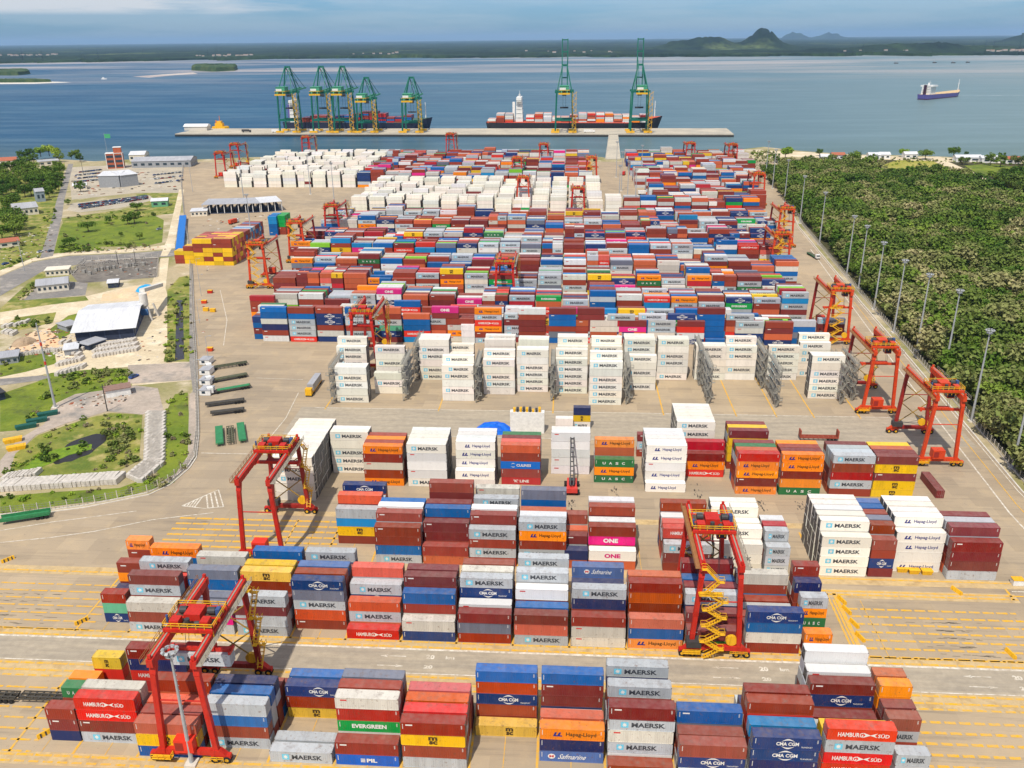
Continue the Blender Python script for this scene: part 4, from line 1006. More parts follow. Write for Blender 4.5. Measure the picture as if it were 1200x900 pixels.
# ------------------------------------------------------------------ quay, bridge, ship-to-shore cranes, ships
QC = two('quay concrete', (192, 182, 162), (172, 164, 148), .03); QD = plain('quay shadow pile', (98, 92, 84), .8)
PL, PR = gp(205, 157.5), gp(860, 158)
def quay_y(x): return PL[1]+(PR[1]-PL[1])*(x-PL[0])/(PR[0]-PL[0])
t = thing('pier', 'long concrete pier with pile legs standing off the shore under the green cranes', 'pier')
mb = MB(); A = (PL[0], PL[1]); B = (PR[0], PR[1]); mb.prism([A, B, (B[0]+4, B[1]+84), (A[0]+6, A[1]+80)], -1.2, 1.0); mb.build('deck', QC, t)
mb = MB(); n = 90
for i in range(n+1):
    for d in (4, 30, 60): x = PL[0]+(PR[0]-PL[0])*i/n; mb.tube((x, quay_y(x)+d, -6), (x, quay_y(x)+d, -1.2), .9, n=6)
mb.build('pile', QD, t)['kind'] = 'stuff'
mb = MB(); mb.bar((A[0], A[1]-.4, -1.7), (B[0], B[1]-.4, -1.7), .8, 2.7); mb.build('shade_beam', plain('underside shade black', (52, 50, 48), .8), t)  # beam blackened and deepened to paint in the shade under the deck
a, b = gp(709.5, 187), gp(727, 187); c, d = gp(713.5, 158.5), gp(724, 158.5)
t = thing('access_bridge', 'pale concrete bridge that joins the yard to the pier', 'bridge'); mb = MB(); mb.prism([a, b, d, c], -1.0, .6); mb.build('deck', QC, t)
mb = MB()
for p0, p1 in ((a, c), (b, d)): mb.bar((p0[0], p0[1], 1.1), (p1[0], p1[1], 1.1), .4, 1.0)
mb.build('parapet', KERB, t)
mb = MB()
for i in range(12):
    f = (i+.5)/12
    for p0, p1 in ((a, c), (b, d)): mb.tube((p0[0]+(p1[0]-p0[0])*f, p0[1]+(p1[1]-p0[1])*f, -6), (p0[0]+(p1[0]-p0[0])*f, p0[1]+(p1[1]-p0[1])*f, -1), .8, n=6)
mb.build('pile', QD, t)['kind'] = 'stuff'
GRN = weathered('crane green', (10, 104, 84)); GRL = weathered('crane light green', (72, 158, 118))
def make_sts(k, up, label):
    t = thing('ship_crane', label, 'harbour crane', (0,0,0), 0, 'ship-to-shore cranes on the pier')
    zg = 57*k; za = 92*k; hx = 12.5
    for sx_ in (-1, 1):
        for y in (-15, 15):
            mb = MB(); mb.bar((sx_*hx, y, 3), (sx_*(hx-1.5), y*.98, zg), 2.0, 2.4); mb.build('leg', GRN, t)
            mb = MB(); mb.box(sx_*hx-6, y-1.2, .8, sx_*hx+6, y+1.2, 3.4); mb.build('wheel_bogie', YCR, t)
        mb = MB(); mb.bar((sx_*(hx-.6), -15, zg*.32), (sx_*(hx-.6), 15, zg*.32), 1.6, 2.2); mb.bar((sx_*(hx-.7), -15, zg*.34), (sx_*(hx-1.4), 15, zg*.97), .9); mb.build('cross_beam', GRN, t)
    for y in (-15, 15):
        mb = MB(); mb.box(-hx, y-.9, zg*.30, hx, y+.9, zg*.36) if y < 0 else mb.box(-hx, y-.9, zg*.30, hx, y+.9, zg*.34); mb.build('sill_beam', GRN, t)
        mb = MB(); mb.box(-hx-1, y-1.1, zg-1.5, hx+1, y+1.1, zg+1.5); mb.build('portal_beam', GRN, t)
    for sx_ in (-1, 1):
        mb = MB(); mb.box(sx_*4-.8, -36, zg-.5, sx_*4+.8, 19, zg+2.2); mb.build('girder', GRL, t)
        mb = MB()
        if up: mb.bar((sx_*4, 19, zg+1), (sx_*4, 27, zg+70*k), 1.4, 2.0)
        else: mb.bar((sx_*4, 19, zg+1), (sx_*4, 82, zg+2.5), 1.4, 2.2)
        mb.build('boom', GRN if up else GRL, t)
        mb = MB(); mb.bar((sx_*(hx-2), 15, zg), (sx_*3.2, 11, za), 1.5, 1.8); mb.bar((sx_*(hx-2), -15, zg), (sx_*3.2, 9, za), 1.0, 1.2); mb.build('apex_frame', GRN, t)
        mb = MB()
        if up: mb.tube((sx_*3, 11, za), (sx_*4, 25, zg+48*k), .35, n=5)
        else: mb.tube((sx_*3, 11, za), (sx_*4, 50, zg+3), .4, n=5); mb.tube((sx_*3, 11, za), (sx_*4, 76, zg+3), .4, n=5)
        mb.tube((sx_*3, 9, za), (sx_*4, -33, zg+2), .4, n=5); mb.build('stay', GRN, t)
    mb = MB(); mb.box(-4, 9.4, za-1.5, 4, 11.8, za+1.2)
    if up:
        for q in (.25, .5, .75, .98): mb.box(-4, 19+8*q-.8, zg+70*k*q-.8, 4, 19+8*q+.8, zg+70*k*q+.8)
    else:
        for q in (30, 45, 60, 81): mb.box(-4, q-.6, zg+1, 4, q+.6, zg+2.4)
    mb.build('tie_beam', GRN, t)
    mb = MB(); mb.box(-6.5, -33, zg+2.4, 6.5, -16, zg+8.5); mb.box(-7, -33.5, zg+8.5, 7, -15.5, zg+9.0); mb.box(-6.5, -33.1, zg+3.4, 2, -33, zg+6.4, 1); mb.build('machinery_house', [GRL, WHP], t)
    mb = MB(); mb.box(-3, 2, zg-6.5, 3, 6, zg-3); mb.tube((-2, 4, zg-3), (-2, 4, zg*.62), .15, n=4); mb.tube((2, 4, zg-3), (2, 4, zg*.62), .15, n=4); mb.box(-6, 2.8, zg*.58, 6, 5.2, zg*.62); mb.build('trolley', DKS, t)
    mb = MB(); zigzag(mb, hx-.5, hx+4.5, -17.8, 2.0, 3, zg-1, 13, 0)
    for xx in (hx-.5, hx+4.5): mb.bar((xx, -17.9, 2), (xx, -17.9, zg), .45, .45, 0)
    mb.build('staircase', YCR, t)
    mb = MB(); rail(mb, [(-7.5, -36), (7.5, -36), (7.5, -14)], zg+2, 1.6, 0, 3, .3); mb.box(-8, -37, zg-2.6, 8, -34.5, zg-.4); mb.build('walkway', YCR, t)
    return t
s1 = make_sts(1.0, False, 'green ship crane with lowered boom at the left end of the crane group'); s2 = make_sts(.83, False, 'shorter green ship crane standing apart to the right of the left group'); s3 = make_sts(1.0, True, 'green ship crane with raised boom amidships above the orange and white container ship')
def put_sts(o, u):
    x, y = gp(u, 153.2); o.location = (x, quay_y(x)+24, 1.0)
put_sts(s1, 349); put_sts(s2, 488); put_sts(s3, 661)
for src, u, lab in ((s1, 387, 'green ship crane with lowered boom, second from the left on the pier'), (s1, 411, 'green ship crane with lowered boom, third from the left on the pier'), (s2, 437, 'shorter green ship crane, rightmost of the close group of four'), (s3, 746, 'green ship crane with raised boom near the bow of the moored ship')):
    put_sts(dup(src, (0,0,0), label=lab), u)
def ship(name, label, L, Bm, hull_m, low_m, deck_z, fore, house_at, house_h, loc, rz, funnel, deck_m, group=None, hw=1.0, fh=1.0):
    t = thing(name, label, 'ship', loc, rz, group)
    out = [(0, -Bm*.42), (L*.04, -Bm/2), (L*.80, -Bm/2), (L*.90, -Bm*.36), (L*.97, -Bm*.14), (L, 0), (L*.97, Bm*.14), (L*.90, Bm*.36), (L*.80, Bm/2), (L*.04, Bm/2), (0, Bm*.42)]
    low = [(x*.955+L*.012, y*.93) for x, y in out]
    mb = MB(); n = len(out)
    def zt(x): return deck_z + (fore*max(0, (x/L-.82)/.18)) + (1.5 if x < L*.06 else 0)
    for lvl, zf in ((low, -.5), ([(a*.3+c*.7, b*.3+d*.7) for (a, b), (c, d) in zip(out, low)], 2.2), (out, None)):
        mb.v += [(x, y, zf if zf is not None else zt(x)) for x, y in lvl]
    for k in range(2):
        for i in range(n): j = (i+1) % n; mb.f.append((k*n+i, k*n+j, (k+1)*n+j, (k+1)*n+i)); mb.m.append(1 if k == 0 else 0)
    mb.build('hull', [hull_m, low_m], t)
    mb = MB(); mb.v += [(x, y, zt(x)-.5) for x, y in out]; mb.f.append(tuple(range(n))); mb.m.append(0)
    for x in (L*.2, L*.35, L*.5, L*.65, L*.78): mb.box(x, -Bm*.46, deck_z-.5, x+1.5, Bm*.46, deck_z+1.6)
    mb.build('deck', deck_m, t)
    mb = MB(); x = house_at; w = 11*hw; hb = Bm*.46
    for k in range(6):
        z0 = deck_z+house_h*k/6; q = .8 if k < 5 else 1.12; mb.box(x+(.25*k), -hb*q, z0, x+w-.4*k, hb*q, z0+house_h/6-.25); mb.box(x+(.25*k)+.2, -hb*q+.2, z0+house_h/6-.25, x+w-.4*k-.2, hb*q-.2, z0+house_h/6)
    so_ = mb.build('superstructure', WHP, t)
    mb = MB()
    for k in range(1, 6):
        z0 = deck_z+house_h*k/6+.9
        for i in range(7): yy = -hb*.7+hb*1.4*i/7; mb.box(x+w-.4*k+.0, yy, z0, x+w-.4*k+.06, yy+hb*.1, z0+1.1); mb.box(x+.25*k-.06, yy, z0, x+.25*k, yy+hb*.1, z0+1.1)
        for i in range(4): xx = x+1.5+i*(w-3)/4; mb.box(xx, -hb*(.8 if k < 5 else 1.12)-.06, z0, xx+1.2, -hb*(.8 if k < 5 else 1.12), z0+1.1)
    mb.build('window', WIN, so_)
    mb = MB(); mb.box(x-5.5, -2.5, deck_z, x-1.5, 2.5, deck_z+house_h*.8*fh); mb.build('funnel', funnel, t)
    mb = MB(); mb.tube((x+w*.5, 0, deck_z+house_h), (x+w*.5, 0, deck_z+house_h+9), .5, .2); mb.box(x+w*.5-.3, -4, deck_z+house_h+4, x+w*.5+.3, 4, deck_z+house_h+4.5); mb.tube((x+w*.5, 2, deck_z+house_h), (x+w*.5, 2, deck_z+house_h+4), 1.4, n=10)
    mb.build('mast', WHP, t)
    mb = MB(); mb.tube((L*.955, 0, deck_z+fore-1), (L*.955, 0, deck_z+fore+22), .9, .5); mb.box(L*.955-.4, -2, deck_z+fore+12, L*.955+.4, 2, deck_z+fore+12.6); mb.build('foremast', WHP, t)
    return t
HBK = plain('hull black', (34, 36, 44), .45, .1); HRD = plain('hull red', (150, 50, 40), .5); HPU = plain('hull purple blue', (96, 88, 150), .5, .1)
x0 = gp(570, 150.5)[0]; x1 = gp(777, 150.5)[0]; yq = quay_y(0)+86
ship('container_ship', 'long black-hulled container ship with white deckhouse moored behind the pier', x1-x0, 34, HBK, HRD, 11, 9, 46, 38, (x0, yq+18, -3), 0, WHP, plain('deck rust', (190, 76, 52), .7))
ship_row(x0+3, x0+44, yq+2.6, 12, 8.6, [2, 5, 5], 1); ship_row(x0+62, x0+(x1-x0)*.93, yq+2.6, 12, 8.6, [4, 5, 5, 3, 3, 4, 5, 5, 5, 5, 4, 4, 3, 4], 1)
xa = gp(340, 151)[0]; xb = gp(498, 151)[0]
ship('container_ship', 'dark container ship half hidden behind the left group of green cranes', xb-xa+20, 32, plain('hull navy', (30, 40, 66), .5), HRD, 12, 7, 12, 34, (xa-10, yq+24, -3), 0, HPU, plain('deck green', (70, 96, 84), .7))
ship_row(xa+22, xb-8, yq+9, 10, 9.2, [3, 4, 4, 3, 4, 4, 5, 6, 6, 5, 3], 2)
bx0, by0 = gp(1080, 117, -3); bx1, by1 = gp(1123, 112.5, -3)
ln = math.hypot(bx1-bx0, by1-by0)
ship('bulk_carrier', 'purple-hulled cargo ship under way on open water with white aft deckhouse', ln, 26, HPU, plain('boot red', (84, 52, 90), .5), 9.5, 5, 12, 20, (bx0, by0, -3), math.atan2(by1-by0, bx1-bx0), plain('funnel dark', (60, 30, 50), .5), plain('deck tan', (206, 176, 130), .7), hw=2.5, fh=1.3)
fo = two('wake foam', (196, 206, 208), (150, 172, 182), .05)
wx, wy = gp(1124, 112.4, -3); wx2, wy2 = gp(1240, 111.2, -3); ribbon('wake_water', [(wx, wy), ((wx+wx2)/2, (wy+wy2)/2), (wx2, wy2)], 5, -2.93, fo)
t = thing('tug_boat', 'yellow tug-like workboat moored at the left end of the pier', 'boat', gp(253, 152.5)+(-3,)); t.location.y += 20
mb = MB(); mb.prism([(-12, -5), (9, -6), (14, 0), (9, 6), (-12, 5)], 0, 7); mb.build('hull', YCR, t); mb = MB(); mb.box(-7, -4, 7, 5, 4, 12); mb.box(-4, -3.5, 12, 3, 3.5, 15); mb.build('cabin', YCR, t); mb = MB(); mb.tube((0, 0, 15), (0, 0, 23), .4); mb.tube((-6, 0, 12), (-6, 0, 16), 1.0); mb.build('mast', plain('mast orange', (220, 120, 40), .5), t)
t = thing('white_shed', 'white roofed shed at the left tip of the pier', 'shed', gp(227, 154.5)+(1.0,)); t.location.y += 16
mb = MB(); mb.box(-18, -8, 0, 18, 8, 6); mb.build('wall', KERB, t); mb = MB(); mb.hexa([(-19,-9,6),(19,-9,6),(19,9,6),(-19,9,6),(-19,-2,9.5),(19,-2,9.5),(19,2,9.5),(-19,2,9.5)]); mb.build('roof', WHP, t)
for u, w_, c_, lab in ((297, 14, DKS, 'dark truck parked on the pier between the tug and the cranes'), (331, 13, WHP, 'white trailer parked on the pier just left of the first crane'), (375, 13, WHP, 'white trailer parked on the pier between the first two cranes'), (690, 16, WHP, 'white trailer parked on the pier beside the bridge head')):
    x, y = gp(u, 153.6); t = thing('truck', lab, 'truck', (x, quay_y(x)+20, 1.0)); mb = MB(); mb.box(-w_/2, -1.3, 1.2, w_/2-3, 1.3, 4.4); mb.build('cargo_box', c_, t); mb = MB(); mb.box(w_/2-2.6, -1.25, .8, w_/2, 1.25, 3.6); mb.build('cab', c_, t)
    mb = MB()
    for xx in (-w_/2+2, w_/2-1.3): mb.tube((xx, -1.3, .6), (xx, 1.3, .6), .6, n=8)
    mb.build('wheel', TYR, t)
# ------------------------------------------------------------------ light masts
def make_mast(h, name='floodlight_mast', red=False, r0=.44, head=True):
    t = thing(name, 'x', 'light mast'); mb = MB()
    mb.tube((0,0,.5), (0,0,h), r0, r0*.45, n=10, m=0)
    if red:
        for a, b in ((.52, .56), (.74, .78)): mb.tube((0,0,h*a), (0,0,h*b), r0*.82, r0*.80, n=10, m=1)
    for k in range(int(h/1.2)): mb.box(r0*.8-.02*k*0, -.05, 1+1.2*k, r0*.8+.12, .05, 1.1+1.2*k)
    mb.build('pole', [STL, plain('signal red', (200, 60, 44), .5)], t)
    mb = MB(); mb.box(-1.1, -1.1, 0, 1.1, 1.1, .5); mb.build('base', KERB, t)
    if head:
        mb = MB(); mb.tube((0,0,h-.6), (0,0,h-.3), 1.0, n=12); 
        P_ = [(1.1*math.cos(2*math.pi*i/10), 1.1*math.sin(2*math.pi*i/10)) for i in range(11)]; rail(mb, P_, h-.3, 1.1, 0, 2.0, .08); mb.build('head_frame', STL, t)
        for i in range(8):
            a = 2*math.pi*i/8; mb = MB(); c, s = math.cos(a), math.sin(a); mb.bar((1.1*c, 1.1*s, h+.7), (1.5*c, 1.5*s, h+.45), .6, .45); mb.build('floodlight', STL, t)
    return t
mast = make_mast(34); mast['group'] = 'floodlight masts of the terminal'
first = True
RM = [(1186,549),(1138,494),(1107,435),(1074,411),(1047,390),(1024,363),(1006,338),(992,323),(960,287),(937,262),(919,237),(905,221),(897,208)]
for i, (u, v) in enumerate(RM):
    x, y = gp(u, v); lab = f'{ORD[i]} floodlight mast from the front along the road beside the forest'
    if first: mast.location = (x, y, 0); mast['label'] = lab; first = False
    else: dup(mast, (x, y, 0), label=lab)
for u, v, h, lab in ((286,236,0,'floodlight mast behind the gate canopy by the checkered stack'),(296,288,0,'floodlight mast in front of the long maroon stack'),(364,228,0,'floodlight mast in the opening right of the gate canopy'),(392,240,0,'floodlight mast by the cream stacks left of the mixed yard'),
     (725,245,0,'floodlight mast in the lane to the bridge, nearest'),(735,238,0,'floodlight mast in the lane to the bridge, second nearest'),(744,250,0,'floodlight mast at right side of bridge lane'),(728,224,0,'floodlight mast in bridge lane, middle'),(722,208,0,'floodlight mast in bridge lane, near the water'),(751,214,0,'floodlight mast at right side of bridge lane, near the water')):
    x, y = gp(u, v); dup(mast, (x, y, 0), label=lab)
m2 = make_mast(26.5, r0=.42); m2['label'] = 'nearest grey floodlight mast in front of the front gantry crane'; m2['group'] = 'floodlight masts of the terminal'; m2.location = gp(225, 895)+(0,)
m3 = make_mast(34, 'antenna_mast', red=True, r0=.5, head=False); m3['label'] = 'tall grey mast with red band standing on the left grass bank'; m3.location = gp(65, 478)+(0,)
def lamp(u, v, h, lab, g='slim street lamps on the left fence road'):
    t = thing('street_lamp', lab, 'street lamp', gp(u, v)+(0,), 0, g); mb = MB(); mb.tube((0,0,0), (0,0,h), .14, .08, n=6); mb.tube((0,0,h), (1.8,0,h+.35), .07, .06, n=5); mb.build('pole', STL, t); mb = MB(); mb.box(1.6, -.2, h+.25, 2.6, .2, h+.42); mb.build('lamp_head', STL, t)
for i, (u, v) in enumerate(((233,405),(234,379),(236,347),(245,425),(233,327),(232,455))): lamp(u, v, 12, f'{ORD[i]} slim lamp on the left edge of the yard pavement beside the fence')
for i, (u, v, h) in enumerate(((29,318,20),(126,482,11),(139,312,10),(160,312,10),(226,225,30),(98,205,20))):
    t = thing('utility_pole', ('tall pole by the road bend at far left', 'leaning wooden pole beside the pond bank', 'dark pole in the substation yard, left one', 'dark pole in the substation yard, right one', 'lattice radio mast beside the waterfront sheds', 'pole beside the waterfront parking')[i], 'pole', gp(u, v)+(0,)); mb = MB(); mb.tube((0,0,0), (0,0,h), .22, .14, n=6); mb.build('pole', STL if i in (0, 4) else DKS, t)
    mb = MB(); mb.box(-1.1, -.08, h-1.2, 1.1, .08, h-1.0); mb.build('cross_arm', DKS, t)
# ------------------------------------------------------------------ fences
def fence(label, pts, h, gap, post_m, mesh_m, wall=.0):
    t = thing('fence', label, 'fence')
    if wall: 
        mb = MB()
        for a, b in zip(pts[:-1], pts[1:]): mb.bar((a[0], a[1], wall/2), (b[0], b[1], wall/2), .3, wall)
        mb.build('base_wall', KERB, t)
    mb = MB()
    for a, b in zip(pts[:-1], pts[1:]):
        for k in (.45, .72, 1.0): mb.bar((a[0], a[1], h*k), (b[0], b[1], h*k), .07, .07)
        L = math.hypot(b[0]-a[0], b[1]-a[1]); n_ = int(L/1.1)
        for i in range(n_): f = i/n_; mb.bar((a[0]+(b[0]-a[0])*f, a[1]+(b[1]-a[1])*f, wall), (a[0]+(b[0]-a[0])*f, a[1]+(b[1]-a[1])*f, h), .06, .06)
    mb.build('wire_mesh', mesh_m, t)
    mb = MB()
    for a, b in zip(pts[:-1], pts[1:]):
        L = math.hypot(b[0]-a[0], b[1]-a[1]); n_ = max(1, int(L/gap))
        for i in range(n_): f = i/n_; mb.bar((a[0]+(b[0]-a[0])*f, a[1]+(b[1]-a[1])*f, 0), (a[0]+(b[0]-a[0])*f, a[1]+(b[1]-a[1])*f, h+.35), .2, .2)
    o = mb.build('post', post_m, t); o['kind'] = 'stuff'
fence('grey wire fence with concrete posts running along the forest edge', [(x+3.2, y) for x, y in yr[1:]], 2.6, 3.0, KERB, plain('fence wire', (132, 130, 124), .6), .5)
fence('grey mesh fence that curves round the left edge of the yard', [(x-1.0, y+1.0) for x, y in yl], 2.6, 3.0, KERB, plain('fence wire', (132, 130, 124), .6), .4)
fence('wire fence around the dark gravel substation yard', G((84,322),(100,306),(186,302),(184,325)), 2.4, 4.0, KERB, plain('fence wire', (132, 130, 124), .6), .4)
# ------------------------------------------------------------------ racks of the refrigerated block
RKS = plain('rack steel', (150, 146, 136), .6, .15)
def make_rack():
    t = thing('reefer_rack', 'x', 'access rack', (0,0,0), 0, 'steel access racks between the white stacks'); Ln, Hh = 17, 15.2
    for x in (0, 1.5):
        for y in (0, Ln/3, 2*Ln/3, Ln):
            mb = MB(); mb.bar((x, y, 0), (x, y, Hh), .16); mb.build('post', RKS, t)
    for k in range(1, 6):
        mb = MB(); z = 2.95*k; mb.box(-.05, 0, z-.12, 1.55, Ln, z); rail(mb, [(0, 0), (0, Ln)], z, 1.1, 0, 1.8, .09); rail(mb, [(1.5, 0), (1.5, Ln)], z, 1.1, 0, 1.8, .09); rail(mb, [(0, 0), (1.5, 0)], z, 1.1, 0, 1.5, .09); mb.build('platform', plain('rack grating', (148, 144, 132), .6, .15), t)
    for sgn, x in ((1, -.1), (-1, 1.6)):
        mb = MB()
        for k in range(5):
            for a in ((k % 3),): y0, y1 = Ln*a/3, Ln*(a+1)/3; mb.bar((x, y0 if (k+a) % 2 else y1, 2.95*k), (x, y1 if (k+a) % 2 else y0, 2.95*(k+1)), .12)
        mb.build('cross_brace', RKS, t)
    mb = MB(); zigzag(mb, .1, 1.4, -1.1, .9, 0, 14.75, 5); mb.build('staircase', plain('rack grating', (132, 128, 118), .6, .15), t)
    return t
rk = None
for i, (u, v) in enumerate(((388,474),(472,470),(486,446),(557,472),(645,470),(733,474),(818,452),(828,474),(891,456),(908,478),(984,474),(997,470))):
    x, y = gp(u, v); lab = f'{ORD[i]} grey steel access rack from the left among white reefer stacks'
    if rk is None: rk = make_rack(); rk.location = (x, y+1, 0); rk['label'] = lab
    else: dup(rk, (x, y+1, 0), label=lab)
# ------------------------------------------------------------------ buildings
def building(name, label, p0, p1, depth, h, wall, roof, kind='gable', cat='building', rh=2.0, openings=4, over=.5, dark=None):
    a, b = Vector(gp(*p0)), Vector(gp(*p1)); d = b-a; L = d.length; rz = math.atan2(d.y, d.x)
    t = thing(name, label, cat, (a.x, a.y, 0), rz)
    mb = MB(); mb.box(0, 0, 0, L, depth, h)
    if kind == 'gable': mb.hexa([(0,0,h),(L,0,h),(L,depth,h),(0,depth,h),(0,depth/2-.05,h+rh-.2),(L,depth/2-.05,h+rh-.2),(L,depth/2+.05,h+rh-.2),(0,depth/2+.05,h+rh-.2)])
    mb.build('wall', wall, t)
    mb = MB(); o = over
    if kind == 'gable':
        for y0, y1 in ((-o, depth/2), (depth+o, depth/2)):
            e = -o*rh/(depth/2)
            mb.hexa([(-o,y0,h+e),(L+o,y0,h+e),(L+o,y1,h+rh),(-o,y1,h+rh),(-o,y0,h+e+.2),(L+o,y0,h+e+.2),(L+o,y1,h+rh+.2),(-o,y1,h+rh+.2)])
    else: mb.box(-o, -o, h+.01, L+o, depth+o, h+.3)
    mb.build('roof', roof, t)
    if openings:
        n_ = openings; w = L/n_*.5
        for i in range(n_):
            x0 = L*(i+.25)/n_; mb = MB()
            if dark: mb.box(x0-w*.4, -.12, .05, x0+w*1.4, -.02, h*.8)
            else: mb.box(x0, -.12, h*.35, x0+w, -.02, h*.7)
            mb.build('door' if dark else 'window', dark or WIN, t)
        mb = MB()
        for i in range(max(2, int(depth/6))): y0 = depth*(i+.3)/max(2, int(depth/6)); mb.box(L+.02, y0, h*.3, L+.12, y0+1.8, h*.7)
        mb.build('side_window', WIN, t)
    return t
CRM = plain('cream wall', (222, 212, 192), .8); GRW = plain('grey wall', (150, 152, 154), .7); WRF = sheetroof('white sheet roof', (222, 222, 222)); GRF = sheetroof('grey sheet roof', (178, 178, 180))
BRK = plain('brick orange', (176, 92, 60), .8, .15); TILE = plain('tile roof', (168, 98, 72), .8); DKB = plain('dark blue shade', (44, 54, 76), .7)
building('workshop_shed', 'large white gabled workshop shed with open dark front, beside concrete plant', (90,402), (158,396), 44, 5.6, plain('shed blue grey', (66, 78, 104), .7), WRF, rh=3.4, openings=4, over=1.6, dark=DKB)
building('lean_to', 'small pale lean-to roof in front of the white workshop shed', (105,411), (125,404), 7, 2.6, DKB, GRF, 'flat', openings=2)
building('lean_to', 'pale flat canopy at the left gable of white workshop shed', (76,417), (92,415), 9, 2.6, GRW, WRF, 'flat', openings=0)
building('small_shed', 'small grey shed on the sand left of the white workshop', (79,389), (94,385), 9, 2.6, GRW, GRF, 'flat', openings=2)
building('office_building', 'white single-storey office with pale grey gabled roof inside the fenced yard', (44,344), (81,340), 16, 4.2, CRM, GRF, rh=1.6, openings=6)
building('service_building', 'long low pale building behind the white office beside the dark gravel', (54,324), (81,322), 9, 3.4, CRM, CRM, 'flat', openings=5)
building('kiosk', 'small white-roofed open kiosk between office and concrete plant', (127,338), (139,337), 9, 3.0, DKB, WRF, rh=.8, openings=2)
building('warehouse', 'grey warehouse with two bright white roofs at the waterfront', (117,220), (141,219.5), 34, 11, GRW, WRF, rh=2.2, openings=0)
building('warehouse', 'grey warehouse right half with bright white roof at the waterfront', (143.5,219.5), (163,217), 36, 11, GRW, WRF, rh=2.2, openings=0)
building('waterfront_shed', 'long grey waterfront shed beside the radio mast', (155,197), (224,195.5), 30, 7, GRW, GRF, rh=3.0, openings=8)
building('waterfront_shed', 'cream waterfront shed behind the long grey one', (152,189), (170,188.5), 24, 7, CRM, WRF, rh=3.0, openings=3)
t = building('brick_tower', 'orange brick tower building with white frame at the shore', (126,198), (146,197), 12, 16, BRK, WHP, 'flat', openings=0, over=.3)
LL = (Vector(gp(146,197))-Vector(gp(126,198))).length
for k in range(3):
    for j in range(2):
        mb = MB(); mb.box(LL*(.06+.5*j), -.2, 1.6+5*k, LL*(.44+.5*j), -.05, 4.2+5*k); mb.build('window', WIN, t)
for x in (0, LL*.48, LL-.6): mb = MB(); mb.box(x, -.35, 0, x+.6, -.05, 16.6); mb.build('column', WHP, t)
mb = MB(); mb.box(LL*.5, 2, 16.3, LL*.95, 10, 22); mb.build('upper_storey', BRK, t); mb = MB(); mb.box(LL*.48, 1.7, 22.05, LL*.97, 10.3, 22.5); mb.build('upper_roof', WHP, t)
t = thing('flag_pole', 'flag pole with green flag beside the brick tower', 'flag pole', gp(128, 192)+(0,)); mb = MB(); mb.tube((0,0,0), (0,0,34), .2, .12, n=6); mb.build('pole', STL, t); mb = MB(); mb.prism([(.2,-.1),(4,.3),(7,0),(7,.1),(4,.4),(.2,0)], 28.5, 33); mb.build('flag', plain('flag green', (70, 160, 110), .8), t)
t = building('gate_canopy', 'long grey canopy roof on posts over the truck gate', (238,251), (305,249), 27, .2, DKB, GRF, 'flat', 'canopy', openings=0)
for o in list(t.children):
    o.location.z = 7.2 if o.name.startswith('roof') else 0
Lc = (Vector(gp(305,249))-Vector(gp(238,251))).length
for i in range(9):
    for yy in (.6, 26): mb = MB(); mb.box(Lc*i/8-.25, yy, .2, Lc*i/8+.25, yy+.5, 7.3); mb.build('post', WHP, t)
    if i < 8: mb = MB(); mb.box(Lc*(i+.35)/8, 8, .2, Lc*(i+.65)/8, 20, 4.6); mb.build('booth', DKB, t)
t = building('gate_canopy', 'pale canopy end section at the right of the truck gate', (307,249), (331,247), 28, .2, DKB, WRF, 'flat', 'canopy', openings=0)
for o in list(t.children): o.location.z = 7.4 if o.name.startswith('roof') else 0
Lc = (Vector(gp(331,247))-Vector(gp(307,249))).length
for i in range(4):
    for yy in (.6, 27): mb = MB(); mb.box(Lc*i/3-.25, yy, .2, Lc*i/3+.25, yy+.5, 7.5); mb.build('post', WHP, t)
    if i < 3: mb = MB(); mb.box(Lc*(i+.3)/3, 8, .2, Lc*(i+.7)/3, 20, 4.6); mb.build('booth', DKB, t)
building('gate_office', 'white-roofed gate office at the left end of the canopy', (224,254), (243,253), 14, 4, CRM, WRF, 'flat', openings=4)
building('house', 'grey pitched house by the road at left', (18,254), (46,251), 18, 6, CRM, GRF, rh=3, openings=5)
building('house', 'blue-grey tall house beside the road at left', (44,237), (54,236), 12, 9, plain('blue grey wall', (140, 152, 160), .7), GRF, rh=2, openings=2)
building('house', 'cream low house beside the parking, white roof', (86,223), (102,222), 12, 4, CRM, WRF, rh=1.6, openings=3)
building('house', 'orange-gabled beach house at far left shore', (0,195), (20,194), 14, 6, CRM, TILE, rh=3, openings=3)
building('house', 'pale flat house between the shoreline trees at left', (46,195), (70,193), 12, 5, CRM, GRF, rh=1.2, openings=3)
building('house', 'sandy walled house between the left trees', (22,203), (32,204), 12, 5, plain('sandy wall', (214, 186, 140), .8), TILE, rh=2, openings=2)
building('shed', 'green walled shed with white roof beside the field', (178,243), (197,242), 12, 5, plain('green wall', (104, 164, 124), .7), WRF, rh=1.5, openings=2)
building('shed', 'brown-roofed shed at the left road corner', (0,291), (24,288), 12, 3.6, CRM, TILE, rh=1.5, openings=2)
building('shed', 'low grey shed on the left grass bank', (0,428), (22,425), 9, 3, GRW, GRF, 'flat', openings=3)
building('shed', 'small dark shed at the far left edge', (-8,472), (7,468), 8, 3, DKB, DKS, 'flat', openings=0)
building('site_cabin', 'white site cabin with brown roof beside the gravel road', (125,467), (154,462), 5, 3.0, WHP, plain('cabin roof', (140, 110, 96), .7), 'flat', openings=0)
